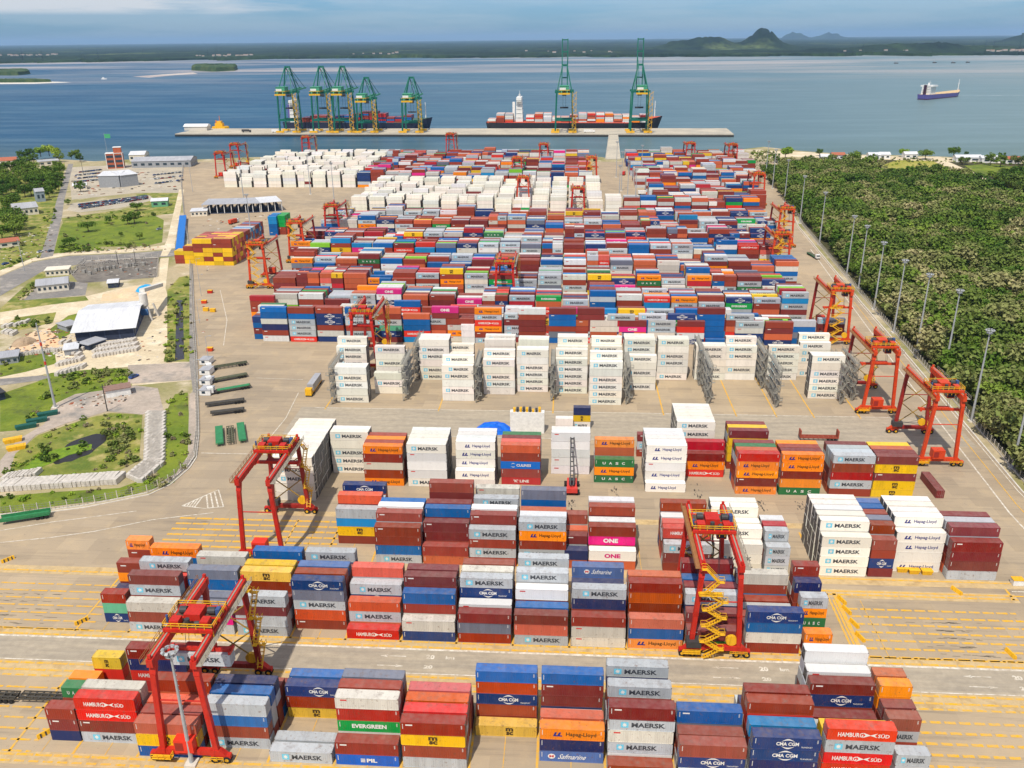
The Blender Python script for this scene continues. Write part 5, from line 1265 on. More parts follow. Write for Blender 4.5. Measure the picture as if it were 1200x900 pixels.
for i, (u0, u1, v, lab) in enumerate(((1018,1031,187,'white beach house right of the dark tree'),(1031,1043,186.5,'white gabled beach house among the shoreline row'),(962,972,189,'white cottage roof among the left shoreline trees'),(975,990,187,'long low beach house half behind trees'),(1060,1075,186,'beach house behind the yellow field'),(1120,1150,190,'long white beach building at the right shore'),(1150,1175,191,'grey-roofed beach house near right edge'),(1178,1196,192,'rust-roofed beach house at the right end of shore'))):
    building('beach_house', lab, (u0, v), (u1, v), 10, 5, WHP, TILE if i in (3, 7) else WRF, rh=2.2, openings=2)
# concrete plant
t = thing('concrete_plant', 'tall pale concrete batching silo with conveyor beside the white shed', 'silo', gp(172, 373)+(0,)); WC = plain('silo concrete', (212, 206, 196), .7)
for x in (-3, 3):
    for y in (-3, 3): mb = MB(); mb.bar((x*1.5, y*1.2, 0), (x, y, 7), .8); mb.build('leg', WC, t)
mb = MB(); mb.tube((0,0,7), (0,0,13), 2.0, 2.0, n=16); mb.tube((0,0,4.5), (0,0,7), .6, 2.0, n=16); mb.build('silo', WC, t)
mb = MB(); mb.bar((-1, 2, 14), (-7, 34, 8), 2.6, 1.8); mb.build('conveyor', WC, t); mb = MB(); mb.box(-1.6, -4.5, 3, 3.4, -3.2, 6); mb.build('control_cabin', plain('plant blue', (70, 110, 160), .6), t)
sh_ = two('blue tarpaulin', (40, 150, 200), (60, 170, 214), .3, rough=.5)
def mound(name, label, cat, u, v, rx, ry, h, mat, seed=1):
    mb = MB(); n = 20; x, y = gp(u, v)
    for f, z in ((1, 0), (.85, .45), (.6, .85), (.3, 1)):
        for i in range(n): a = 2*math.pi*i/n; k = 1+.22*mn.noise((math.cos(a)*1.5, math.sin(a)*1.5, seed+f)); mb.v.append((rx*f*k*math.cos(a), ry*f*k*math.sin(a), h*z*(1+.2*mn.noise((i*.7, f*4, seed))) if z else 0))
    for j in range(3):
        for i in range(n): k = (i+1) % n; mb.f.append((j*n+i, j*n+k, (j+1)*n+k, (j+1)*n+i)); mb.m.append(0)
    mb.f.append(tuple(3*n+i for i in range(n))); mb.m.append(0)
    return tag(mb.build(name, mat, None, (x, y, 0)), label, cat)
mound('tarpaulin_heap', 'bright blue tarpaulin heap beside the concrete plant', 'heap', 170, 339, 4.5, 7, 2.2, sh_)
mound('sand_heap', 'grey-brown sand heap on the orange sand', 'heap', 28, 402, 5, 6, 2.4, two('grey sand', (160, 138, 112), (176, 152, 124), .3)); mound('sand_heap', 'small orange sand heap near the white kiosk', 'heap', 150, 346, 6, 6, 1.6, PNK, 4)
mound('rubble_heap', 'dark rubble heap at the back of the gravel yard', 'heap', 110, 313, 12, 7, 2.5, DRK, 8); mound('covered_heap', 'blue tarpaulin bundle behind the white stacks, past the green topped stack', 'heap', 578, 505, 7, 4, 3.0, two('blue cover', (14, 90, 200), (30, 110, 214), .5, rough=.4), 3)
# blue conveyor-like cover along the fence
a, b = Vector(gp(211, 297)), Vector(gp(215, 257)); t = thing('blue_cover', 'long bright blue covered trough beside the left fence road', 'trough'); mb = MB(); d = (b-a); mb.bar((a.x, a.y, 1.6), (b.x, b.y, 1.6), 5.0, 3.2); mb.build('cover', plain('trough blue', (20, 110, 190), .5), t)
# ------------------------------------------------------------------ precast concrete pieces
PC = plain('precast concrete', (196, 188, 176), .85, .16)
def slab_mesh(w, d, h):
    mb = MB(); mb.hexa([(0,0,0),(w,0,0),(w,d,0),(0,d,0),(.06,.06,h),(w-.06,.06,h),(w-.06,d-.06,h),(.06,d-.06,h)]); mb.box(w*.2, -.04, h*.3, w*.3, 0, h*.6); mb.box(w*.7, -.04, h*.3, w*.8, 0, h*.6); return mb.mesh('precast_slab', PC)
SL = slab_mesh(2.0, 2.6, 1.3); SL2 = slab_mesh(1.5, 6.0, 1.8); SL3 = slab_mesh(1.6, 4.5, 1.5)
def slabs(pts0, pts1, n, k, me, label, group, jit=.15):
    A, B, C_, D_ = [Vector(gp(*q)) for q in (pts0[0], pts0[1], pts1[0], pts1[1])]
    for i in range(n):
        for j in range(k):
            f, g = i/max(1, n-1), j/max(1, k-1) if k > 1 else 0; p_ = A.lerp(B, f).lerp(C_.lerp(D_, f), g); d = (B-A)
            tag(link('concrete_slab', me, None, (p_.x+random.uniform(-jit, jit), p_.y+random.uniform(-jit, jit), .05), random.uniform(-.06, .06)), label, 'concrete slab', group)
slabs(((168,540),(170,488)), ((184,542),(186,488)), 15, 6, SL, 'pale precast concrete slab in the upright columns right of the pond', 'concrete slabs right of the pond')
slabs(((148,560),(166,545)), ((160,566),(182,548)), 6, 6, SL, 'pale precast concrete slab in the curved corner rows below the pond', 'concrete slabs at the pond corner')
slabs(((-6,577),(132,568)), ((-6,578),(132,569)), 27, 1, SL2, 'long precast concrete slab in the row along the pond foot', 'concrete slabs along the pond foot')
slabs(((0,566),(36,560)), ((0,566),(36,560)), 9, 1, SL3, 'precast concrete slab in the short upper row left of the pond', 'concrete slabs in the short upper row')
slabs(((106,409),(152,402)), ((108,420),(156,412)), 13, 3, SL3, 'precast concrete slab in the rows before the white shed', 'concrete slabs before the white shed')
slabs(((65,430),(90,424)), ((64,441),(92,433)), 7, 2, SL3, 'precast concrete slab in the small rows left of the shed yard', 'concrete slabs left of the shed yard')
slabs(((2,385),(28,380)), ((2,392),(12,394)), 5, 2, SL3, 'precast concrete ring piece stacked by the far left sand', 'concrete pieces by the left sand', 1.0)
slabs(((68,404),(90,412)), ((70,412),(92,418)), 5, 2, SL3, 'precast concrete piece scattered left of the white shed', 'concrete pieces left of the shed', 1.5)
slabs(((0,420),(66,412)), ((0,420),(66,412)), 22, 1, SL, 'small precast block in the wall of blocks along the sand', 'concrete blocks along the sand', .4)
# ------------------------------------------------------------------ vehicles and yard equipment
def chassis(label, loc, rz, col, truck=True, L=13.5, cat='trailer', deckm=None, g=None, n=1):
    t = thing('yard_trailer', label, cat, loc, rz, g); mb = MB()
    for y in (-.5, .5): mb.box(0, y-.16, 1.0, L, y+.16, 1.45)
    for i in range(9): x = L*i/8; mb.box(max(0, x-.15), -1.2, 1.15, min(L, x+.15), 1.2, 1.4)
    for y in (-1.2, 1.2): mb.box(0, y-.1, 1.15, L, y+.1, 1.4)
    mb.build('frame', col, t)
    if deckm: mb = MB(); mb.box(.4, -1.1, 1.42, L-.4, 1.1, 1.52); mb.build('deck', deckm, t)
    for x in (L-3.4, L-2.2, L-1.0): mb = MB(); mb.tube((x, -1.25, .5), (x, -.75, .5), .5, n=10); mb.tube((x, .75, .5), (x, 1.25, .5), .5, n=10); mb.build('wheel', TYR, t)
    if truck:
        mb = MB(); mb.box(-3.0, -1.0, .6, 1.0, 1.0, 1.1); mb.build('tractor_frame', DKS, t); mb = MB(); mb.box(-3.4, -1.2, .9, -1.2, 1.2, 3.1); mb.build('cab', WHP, t); mb = MB(); mb.box(-3.46, -1.0, 2.0, -3.4, 1.0, 2.8); mb.build('windscreen', WIN, t)
        for x in (-2.6, .2): mb = MB(); mb.tube((x, -1.2, .5), (x, -.7, .5), .5, n=10); mb.tube((x, .7, .5), (x, 1.2, .5), .5, n=10); mb.build('wheel', TYR, t)
    return t
OLV = plain('trailer olive', (86, 88, 66), .7, .2); TGR = plain('trailer green', (50, 126, 78), .6, .15); DOL = plain('dark trailer', (70, 66, 58), .7, .2)
for i, (u, v, du, dv, col, tr, dk, lab) in enumerate(((252,433,38,-6,OLV,True,None,'olive trailer with white tractor, top of the three parked in a row'),(252,448,38,-7,OLV,True,OLV,'green-decked trailer with white tractor, middle of the parked row'),(254,461,40,-7,OLV,True,TGR,'green-decked trailer with white tractor, lowest of the parked row'),
        (241,477,46,-6,DOL,False,DOL,'dark double trailer with a white cab at its right end'),(247,487,40,-5,DOL,False,DOL,'dark empty trailer below the double trailer'))):
    a, b = Vector(gp(u, v)), Vector(gp(u+du, v+dv)); d = b-a; chassis(lab, (a.x, a.y, 0), math.atan2(d.y, d.x), col, tr, d.length, deckm=dk)
for u, v, u2, v2, col, dk, lab in ((258,524,257,503,TGR,TGR,'green trailer parked lengthwise, left of three'),(271,522,270,503,OLV,None,'bare olive trailer frame parked lengthwise, middle of three'),(285,520,282,499,TGR,TGR,'green trailer parked lengthwise, right of three')):
    a, b = Vector(gp(u, v)), Vector(gp(u2, v2)); d = b-a; chassis(lab, (a.x, a.y, 0), math.atan2(d.y, d.x), col, False, d.length, deckm=dk)
a, b = Vector(gp(2, 614)), Vector(gp(60, 605)); d = b-a; t = chassis('long green flat trailer on the road at the left picture edge', (a.x, a.y, 0), math.atan2(d.y, d.x), TGR, False, d.length, deckm=TGR); mb = MB()
for y in (-1.2, 1.2): mb.box(0, y-.06, 1.5, d.length, y+.06, 2.3)
mb.build('side_board', TGR, t)
a, b = gp(936, 515), gp(980, 514); t = chassis('flat rack trailer with rust red load behind the orange stacks', (a[0], a[1], 0), 0, plain('rack rust', (150, 70, 50), .7), False, b[0]-a[0]); 
for x in (0, b[0]-a[0]-.4): mb = MB(); mb.box(x, -1.2, 1.4, x+.4, 1.2, 3.8); mb.build('end_wall', plain('rack rust', (150, 70, 50), .7), t)
cr = random.Random(5)
for i in range(4):
    x = -196+8.6*i*.0-.0; a = (-126+12.6*i-26, 135.3+.2*i); chassis(f'{ORD[i]} black empty trailer from the left in the row behind green box', (a[0], a[1], 0), 0, DOL, False, 12.0)
x, y = gp(369, 455); t = thing('truck', 'truck carrying a grey container beside the left white stack', 'truck', (x, y, 0), math.atan2(*(lambda p, q: (q[1]-p[1], q[0]-p[0]))(gp(364,462), gp(378,442))))
mb = MB(); mb.box(-6.5, -1.25, .9, 6.5, 1.25, 1.3); mb.build('frame', YCR, t); mb = MB(); mb.box(-6.0, -1.22, 1.32, 6.4, 1.22, 4.1); mb.build('cargo_box', GRF, t); mb = MB(); mb.box(-9.2, -1.25, .7, -7.0, 1.25, 3.3); mb.build('cab', YCR, t)
for xx in (-8.4, -5.5, 4.2, 5.5): mb = MB(); mb.tube((xx, -1.3, .5), (xx, -.7, .5), .5, n=10); mb.tube((xx, .7, .5), (xx, 1.3, .5), .5, n=10); mb.build('wheel', TYR, t)
x, y = gp(956, 303); t = chassis('green yard truck driving on the perimeter road beside the forest', (x, y, 0), math.radians(98), TGR, True, 12, 'truck', deckm=OLV)
for u, v, rz, lab in ((274,262,1.3,'orange truck leaving the gate canopy'),(779,183,1.4,'white truck on the lane just before the bridge'),(754,228,.2,'white truck in the bridge lane near the right stacks'),(731,205,1.4,'red truck in the bridge lane')):
    x, y = gp(u, v); t = thing('truck', lab, 'truck', (x, y, 0), rz); mb = MB(); mb.box(-5, -1.25, 1.0, 3.0, 1.25, 3.6); mb.build('cargo_box', ORG if 'orange' in lab else (RED if 'red' in lab else WHP), t); mb = MB(); mb.box(3.3, -1.2, .6, 5.4, 1.2, 3.0); mb.build('cab', WHP, t)
    for xx in (-4, -2.8, 4.4): mb = MB(); mb.tube((xx, -1.25, .5), (xx, 1.25, .5), .5, n=8); mb.build('wheel', TYR, t)
# reach stacker with its long boom
x, y = gp(670, 574); t = thing('reach_stacker', 'red reach stacker with long dark boom raised before the white stack', 'reach stacker', (x, y, 0), math.radians(90)); RS = plain('stacker red', (206, 62, 54), .5)
mb = MB(); mb.box(-3.6, -1.5, .9, 3.6, 1.5, 2.3); mb.box(-4.2, -1.7, 1.2, -2.6, 1.7, 2.6); mb.build('body', RS, t); mb = MB(); mb.box(-1.4, -.9, 2.3, .6, .9, 4.0); mb.build('cab', WIN, t)
mb = MB()
for yy in (-.5, .5): mb.bar((-3, yy, 3.2), (11.5, yy, 13.6), .34, .7)
for k in range(12): f = k/11; mb.bar((-3+14.5*f, -.5, 3.2+10.4*f), (-3+14.5*f, .5, 3.2+10.4*f), .24, .24)
mb.build('boom', DKS, t); mb = MB(); mb.box(11.0, -3.1, 12.3, 12.2, 3.1, 13.0); mb.build('spreader', DKS, t)
for xx in (-2.8, 2.4):
    for yy in (-1.9, 1.9): mb = MB(); mb.tube((xx, yy-.45, .85), (xx, yy+.45, .85), .85, n=12); mb.build('wheel', TYR, t)
t = thing('yellow_machine', 'yellow machinery parts lying on a white flat rack behind the green topped stack', 'machine', gp(618, 506)+(0,)); mb = MB(); mb.box(-6, -1.2, 0, 6, 1.2, 8.0); mb.build('flat_rack', WHP, t); mb = MB()
for i in range(9): xx = -4.5+i*1.1; mb.box(xx-.4, -.9, 8.0, xx+.4, .8, 8.6+cr.random()*.9, i % 2)
mb.build('machine_part', [YCR, DKS], t)
# barriers, bins, cones of the yard
def barrier(u, v, rz, lab, L=3.2):
    t = thing('barrier', lab, 'barrier', gp(u, v)+(0,), rz, 'yellow barriers on the walkways'); mb = MB(); mb.hexa([(0,-.4,0),(L,-.4,0),(L,.4,0),(0,.4,0),(0,-.15,.95),(L,-.15,.95),(L,.15,.95),(0,.15,.95)]); mb.build('body', YCR, t)
    for i in range(3): mb = MB(); mb.hexa([(L*(.15+.3*i),-.42,.02),(L*(.25+.3*i),-.42,.02),(L*(.25+.3*i),-.3,.5),(L*(.15+.3*i),-.3,.5),(L*(.15+.3*i),-.44,.02),(L*(.25+.3*i),-.44,.02),(L*(.25+.3*i),-.18,.93),(L*(.15+.3*i),-.18,.93)]); mb.build('stripe', DKS, t)
for i, (u, v, rz) in enumerate(((991,709,1.9),(997,721,1.9),(1006,737,1.9),(1013,753,1.9),(1127,698,2.0),(1190,773,1.8),(1082,895,2.0),(88,733,.9),(44,866,.9),(2,660,.9))): barrier(u, v, rz, f'{ORD[i]} yellow and black barrier, counted along the yard edge walkways')
for i, (u, v) in enumerate(((1052,671),(1066,673),(1081,674))):
    t = thing('skip_bin', f'{("left", "middle", "right")[i]} one of three small yellow bins before the white lettered stack', 'bin', gp(u, v)+(0,)); mb = MB(); mb.hexa([(0,0,0),(2.2,0,0),(2.2,1.6,0),(0,1.6,0),(-.2,-.2,1.2),(2.5,-.2,1.2),(2.5,1.8,1.2),(-.2,1.8,1.2)]); mb.build('body', YCR, t); mb = MB(); mb.box(-.25, -.25, 1.21, 2.55, 1.85, 1.3); mb.build('lid', YCR, t)
for i, (u, v) in enumerate(((1187,687),(243,344),(236,356),(238,365),(246,366),(242,412))):
    t = thing('site_box', ('white and yellow cabin box at the right road edge', 'orange red box by the left fence road', 'orange box near the fence, left of pair', 'yellow box near the fence', 'striped yellow box near the fence, right of pair', 'small orange box on the pavement by the fence')[i], 'box', gp(u, v)+(0,)); mb = MB(); mb.box(0, 0, .1, 2.6, 1.8, 1.6); mb.build('body', (WHP, RED, ORG, YCR, YCR, ORG)[i], t); mb = MB(); mb.box(-.08, -.08, 1.61, 2.68, 1.88, 1.75); mb.build('lid', YCR, t)
for i, (u, v) in enumerate(((234,428),(234,440),(234,452),(234,464))):
    t = thing('site_cabin', f'{ORD[i]} of the white cabins in line along the fence by parked trailers', 'cabin', gp(u, v)+(0,), 0, 'white cabins along the fence'); mb = MB(); mb.box(0, 0, .2, 4.4, 5, 2.3); mb.build('body', WHP, t); mb = MB(); mb.box(-.15, -.15, 2.31, 4.55, 5.15, 2.5); mb.build('roof', GRF, t); mb = MB(); mb.box(1, -.06, 1.0, 2.4, 0, 2.0); mb.build('window', WIN, t)
for i, (u, v, w, c) in enumerate(((6,521,5,'yellow'),(20,505,6,'green'),(33,498,6,'green'),(46,490,6,'green'),(10,530,5,'yellow'))):
    t = thing('skip_bin', f'{ORD[i]} {c} waste skip beside the curving gravel road', 'skip', gp(u, v)+(0,), .55); mb = MB(); mb.hexa([(0,0,0),(w,0,0),(w,2.4,0),(0,2.4,0),(-.5,-.1,1.4),(w+.5,-.1,1.4),(w+.5,2.5,1.4),(-.5,2.5,1.4)]); mb.build('body', YCR if c == 'yellow' else plain('skip green', (24, 84, 72), .6), t); mb = MB(); mb.box(.2, .2, 1.42, w-.2, 2.2, 1.5); mb.build('lid', YCR if c == 'yellow' else plain('skip green', (24, 84, 72), .6), t)
# substation frames and switchgear on the dark gravel
SG = plain('switchgear grey', (150, 146, 138), .6)
for i, (u, v) in enumerate(((110,318),(117,317),(124,316),(131,315),(147,313),(154,312),(166,311),(96,320),(103,322),(140,318),(158,318))):
    t = thing('switchgear_frame', 'small grey switchgear frame standing on the dark gravel yard', 'switchgear', gp(u, v)+(0,), 0, 'switchgear frames of the substation')
    mb = MB()
    for x_ in (0, 3): mb.bar((x_, 0, 0), (x_, 0, 4.2), .3)
    mb.bar((-.4, 0, 4.2), (3.4, 0, 4.2), .3); mb.build('frame', SG, t); mb = MB(); mb.box(.6, -.8, 0, 2.4, .8, 2.0); mb.build('cabinet', SG, t)
    mb = MB()
    for x_ in (.5, 1.5, 2.5): mb.tube((x_, 0, 4.3), (x_, 0, 5.2), .14, n=6)
    mb.build('insulator', DKS, t)
# loose rubble, pallets and scrap over the dirt yards: uncounted
dr = random.Random(31); mb = MB()
def debris(poly, n, smax):
    P = G(*poly); ax = [q[0] for q in P]; ay = [q[1] for q in P]; k = 0
    while k < n:
        x, y = dr.uniform(min(ax), max(ax)), dr.uniform(min(ay), max(ay)); ins = False; j = len(P)-1
        for i in range(len(P)):
            if (P[i][1] > y) != (P[j][1] > y) and x < (P[j][0]-P[i][0])*(y-P[i][1])/(P[j][1]-P[i][1])+P[i][0]: ins = not ins
            j = i
        k += 1
        if not ins: continue
        a = dr.uniform(0, 3); w, d, h = dr.uniform(.3, smax), dr.uniform(.3, smax*.6), dr.uniform(.15, smax*.35); c, s_ = math.cos(a), math.sin(a)
        mb.hexa([(x+p_*c-q_*s_, y+p_*s_+q_*c, z_) for z_, kk in ((0, 1), (h, .8)) for p_, q_ in ((-w*kk, -d*kk), (w*kk, -d*kk), (w*kk, d*kk), (-w*kk, d*kk))], dr.choice((0, 0, 1, 1, 2, 3)))
for poly, n, sm in (([(5,412),(40,386),(100,384),(105,410),(92,422),(66,420),(30,414)], 260, 1.2), ([(84,322),(100,306),(186,302),(184,325)], 120, 1.0), ([(70,476),(125,460),(160,455),(150,470),(90,480)], 120, .8), ([(236,312),(250,312),(246,345),(240,420),(236,420)], 160, .9), ([(80,232),(85,205),(215,200),(212,222),(165,224)], 260, 2.4), ([(0,300),(40,290),(60,297),(40,306),(0,318)], 60, .9), ([(65,297),(160,289),(200,287),(200,292),(110,296)], 140, 1.2), ([(160,400),(200,380),(200,422),(160,424)], 60, .9), ([(230,258),(330,250),(330,270),(250,285)], 110, 1.6), ([(0,282),(60,262),(66,290),(40,300),(0,300)], 90, 1.4)):
    debris(poly, n, sm)
o = mb.build('rubble', [PC, plain('debris brown', (120, 100, 80), .9), plain('debris dark', (70, 66, 62), .9), plain('debris rust', (150, 84, 56), .9)]); tag(o, 'loose rubble, pallets and scrap lying about the dirt yards on the left', 'rubble', None, 'stuff')
# parked cars (tiny)
def car_mesh(m):
    mb = MB(); mb.hexa([(0,0,.35),(4.3,0,.35),(4.3,1.75,.35),(0,1.75,.35),(.1,.05,.95),(4.25,.05,.9),(4.25,1.7,.9),(.1,1.7,.95)], 0); mb.hexa([(.5,.1,.95),(3.4,.1,.95),(3.4,1.65,.95),(.5,1.65,.95),(1.0,.25,1.5),(2.7,.25,1.5),(2.7,1.5,1.5),(1.0,1.5,1.5)], 1)
    for x in (.8, 3.4):
        for y in (0, 1.6): mb.tube((x, y, .33), (x, y+.18, .33), .33, n=8, m=2)
    return mb.mesh('parked_car', [m, WIN, TYR])
CARS = [car_mesh(plain('car '+n, c, .35, .05)) for n, c in (('white', (220,220,216)), ('silver', (160,162,168)), ('black', (40,40,46)), ('blue', (60,80,140)), ('red', (150,44,40)), ('grey', (104,104,110)))]
def cars(poly0, poly1, n, k, lab, grp):
    A, B = Vector(gp(*poly0[0])), Vector(gp(*poly0[1])); C_, D_ = Vector(gp(*poly1[0])), Vector(gp(*poly1[1]))
    for i in range(n):
        for j in range(k):
            if random.random() < .12: continue
            p_ = A.lerp(B, i/(n-1)).lerp(C_.lerp(D_, i/(n-1)), j/max(1, k-1)); tag(link('parked_car', random.choice(CARS), None, (p_.x, p_.y, .04), random.uniform(-.1, .1)+1.2), lab, 'car', grp)
cars(((93,246),(170,234)), ((93,241),(170,231)), 30, 3, 'small car in the packed lot above the green field', 'cars packed in the lot above the field')
cars(((88,214),(112,212)), ((90,203),(116,200)), 9, 4, 'small car in the waterfront lot left of the white roofs', 'cars in the waterfront lot')
cars(((182,216),(212,212)), ((180,206),(210,203)), 8, 3, 'small vehicle parked behind the waterfront sheds', 'vehicles behind the waterfront sheds')
for u, v, c, lab in ((45,297,0,'white van at the road junction on the left'),(4,311,3,'blue car at the far left road side'),(154,445,3,'blue and white car beside the gravel yard gate'),(185,270,1,'silver car parked by the field corner'),(57,296,5,'grey car at the junction')):
    x, y = gp(u, v); tag(link('parked_car', CARS[c], None, (x, y, .06), 1.2), lab, 'car')
# ------------------------------------------------------------------ trees
def leaf_mat(name, a, b, c):
    t = NT(name); oi = t.new('ShaderNodeObjectInfo').outputs['Random']; at = t.new('ShaderNodeAttribute', attribute_name='tone').outputs['Fac']
    n1 = t.ramp(t.noise(t.pos(), .011, 3, .5), .36, .64)
    n2 = t.ramp(t.noise(t.pos(), .035, 4, .6), .35, .65); f = t.math('ADD', t.math('MULTIPLY', oi, .34), t.math('ADD', t.math('MULTIPLY', n1, .36), t.math('MULTIPLY', n2, .30)), True)
    r = t.new('ShaderNodeValToRGB'); t.l.new(f, r.inputs[0]); e = r.color_ramp.elements
    cols = [srgb(*q) for q in (a, b, c)]; e[0].position = .15; e[0].color = cols[0]; e[1].position = .9; e[1].color = cols[2]; k = e.new(.5); k.color = cols[1]
    col = t.mix(1.0, r.outputs[0], t.ramp(at, 0, 1, .70, 1.30), 'MULTIPLY')
    return t.fin(col, .75, .15)
LEAF = leaf_mat('leaf green', (54, 84, 24), (86, 112, 36), (120, 138, 54)); LEAFB = leaf_mat('bush mixed', (56, 84, 26), (98, 114, 48), (158, 148, 104)); LEAFD = leaf_mat('dry brush', (112, 102, 76), (128, 118, 88), (140, 128, 100)); LEAFY = leaf_mat('bright leaf', (104, 138, 34), (134, 160, 46), (154, 170, 64))
BARK = plain('bark', (98, 80, 62), .9, .2)
def crown_mesh(name, seed, R, H, z0, nclump, nleaf, leaf, mat, flat=1.0):
    r = np.random.default_rng(seed); P, T = [], []
    for k in range(nclump):
        a = r.uniform(0, 2*np.pi); q = np.sqrt(r.uniform(0, 1))*.82; h = r.uniform(-1, 1)
        c = np.array([q*R*np.cos(a), q*R*np.sin(a), z0+H*.5+h*H*.5*np.sqrt(max(0, 1-q*q))*flat]); cr = R*r.uniform(.22, .42); tone = r.uniform(.15, .85)
        for j in range(nleaf):
            d = r.normal(size=3); d /= np.linalg.norm(d); p_ = c+d*cr*np.array([1, 1, .75])*r.uniform(.55, 1.0)
            nrm = d*.6+r.normal(size=3)*.6+np.array([0, 0, .5]); nrm /= np.linalg.norm(nrm); u = np.cross(nrm, r.normal(size=3)); u /= np.linalg.norm(u); w = np.cross(nrm, u); s = leaf*r.uniform(.6, 1.3)
            P += [p_-u*s-w*s*.6, p_+u*s-w*s*.6, p_+u*s*.8+w*s*.7, p_-u*s*.7+w*s*.6]; T.append(min(1, max(0, tone+r.uniform(-.3, .3))))
    P = np.array(P, dtype=np.float32); n = len(T); me = bpy.data.meshes.new(name); me.vertices.add(len(P)); me.vertices.foreach_set('co', P.ravel()); me.loops.add(4*n); me.loops.foreach_set('vertex_index', np.arange(4*n, dtype=np.int32)); me.polygons.add(n); me.polygons.foreach_set('loop_start', np.arange(0, 4*n, 4, dtype=np.int32))
    at = me.attributes.new('tone', 'FLOAT', 'FACE'); at.data.foreach_set('value', np.array(T, dtype=np.float32)); me.materials.append(mat); me.update(calc_edges=True); me.validate(); return me
def trunk_mesh(name, h, r0, R, nb, seed):
    rr_ = random.Random(seed); mb = MB(); mb.tube((0,0,0), (.1*R*.2, 0, h), r0, r0*.55, n=7)
    for i in range(nb): a = 2*math.pi*i/nb+rr_.random(); mb.tube((.02, 0, h*rr_.uniform(.6, .95)), (R*.6*math.cos(a), R*.6*math.sin(a), h+R*rr_.uniform(.3, .9)), r0*.5, r0*.15, n=5)
    return mb.mesh(name, BARK)
TR = {'round': [(crown_mesh('crown', 10+i, 4.2, 5.5, 2.6, 26, 40, .34, LEAF), trunk_mesh('trunk', 3.4, .3, 4.2, 5, i)) for i in range(3)],
 'broad': [(crown_mesh('crown', 20+i, 6.5, 5.0, 4.0, 34, 44, .42, LEAF, .8), trunk_mesh('trunk', 4.6, .42, 6.5, 6, i+9)) for i in range(2)],
 'bright': [(crown_mesh('crown', 30+i, 5.5, 5.5, 3.4, 30, 40, .4, LEAFY, .8), trunk_mesh('trunk', 4.0, .36, 5.5, 5, i+19)) for i in range(2)],
 'umbrella': [(crown_mesh('crown', 40, 6.0, 2.6, 4.2, 26, 40, .4, LEAF, .7), trunk_mesh('trunk', 4.6, .35, 6, 6, 29))]}
tcount = Counter()
def tree(kind, u, v, s, lab, grp=None):
    c, tk = TR[kind][tcount[kind] % len(TR[kind])]; tcount[kind] += 1
    t = thing('tree', lab, 'tree', gp(u, v)+(0,), random.uniform(0, 6.28), grp); t.scale = (s, s, s*random.uniform(.9, 1.15)); link('crown', c, t); link('trunk', tk, t)
for u, v, s, k, lab in ((95,225,1.2,'round','dark round tree beside the waterfront warehouse'),(104,272,1.05,'umbrella','flat-topped dark tree casting its shadow alone in the green field'),(150,263,1.0,'round','left bushy tree of the clump in the green field'),(158,262,1.3,'round','biggest bushy tree of the clump in the green field'),(161,247,.8,'broad','dark tree behind the clump at the field edge'),(128,262,.7,'round','small dark bush-like tree in the strip above the field'),(164,281,.6,'round','low round tree near the lower right of the field'),(142,277,.45,'round','smallest low tree in the middle of the field'),(80,240,.6,'round','small tree at the corner of the parking lot'),(82,288,.7,'broad','spreading bare-looking shrub at the field corner by the road'),
   (920,186,1.5,'bright','tallest bright green tree at the shore beyond the masts'),(1000,192,1.35,'broad','big dark round tree on the shoreline, left of the white houses'),(1022,196,1.0,'round','dark conical tree before the white beach houses'),(1084,187,1.25,'broad','dark tree on the shore right of the yellow field'),(1117,184,1.1,'broad','broad isolated tree on the right shore'),(1160,194,1.5,'round','left tree of dark pair on the right lawn'),(1172,196,1.4,'round','right tree of dark pair on the right lawn'),(1058,184,1.0,'bright','bright tree behind the yellow field'),(960,183,1.0,'round','round tree on the shore among cottages'),(974,192,1.2,'round','round tree behind cottages at left shore'),(1192,215,1.6,'broad','large dark tree at the right picture edge'),(1160,208,.8,'round','dark purple-green bush tree beside the sandy track'),(1132,183,.6,'round','smallest tree on the right shore')):
    tree(k, u, v, s, lab)
wood = [(26,188),(36,186),(48,184),(58,183),(66,186),(30,194),(40,192),(70,190),(90,186),(94,190),(84,186)]
for i, (u, v) in enumerate(wood): tree('bright' if 2 <= i <= 4 else 'round', u, v, 1.35 if i < 9 else 1.1, 'leafy tree in the grove on the left shore', 'trees of the left shore grove')
rw = random.Random(12); n_ = 0
poly_w = [(0,200),(24,197),(40,203),(72,200),(74,215),(70,228),(58,234),(46,226),(36,232),(20,230),(16,250),(30,270),(34,280),(0,282)]
def inside(x, y, P):
    c = False; j = len(P)-1
    for i in range(len(P)):
        if (P[i][1] > y) != (P[j][1] > y) and x < (P[j][0]-P[i][0])*(y-P[i][1])/(P[j][1]-P[i][1])+P[i][0]: c = not c
        j = i
    return c
wp = G(*poly_w); bx = [p_[0] for p_ in wp]; by = [p_[1] for p_ in wp]; got = []
while n_ < 85:
    x, y = rw.uniform(min(bx), max(bx)), rw.uniform(min(by), max(by))
    if not inside(x, y, wp) or any((x-a)**2+(y-b)**2 < 60 for a, b in got): n_ += .02; continue
    got.append((x, y)); n_ += 1
    c, tk = TR[('round', 'broad')[rw.random() < .3]][rw.randrange(2)]; t = thing('tree', 'dense green tree of the wood at the upper left edge', 'tree', (x, y, 0), rw.uniform(0, 6), 'trees of the left wood'); s = rw.uniform(.9, 1.5); t.scale = (s, s, s); link('crown', c, t); link('trunk', tk, t)
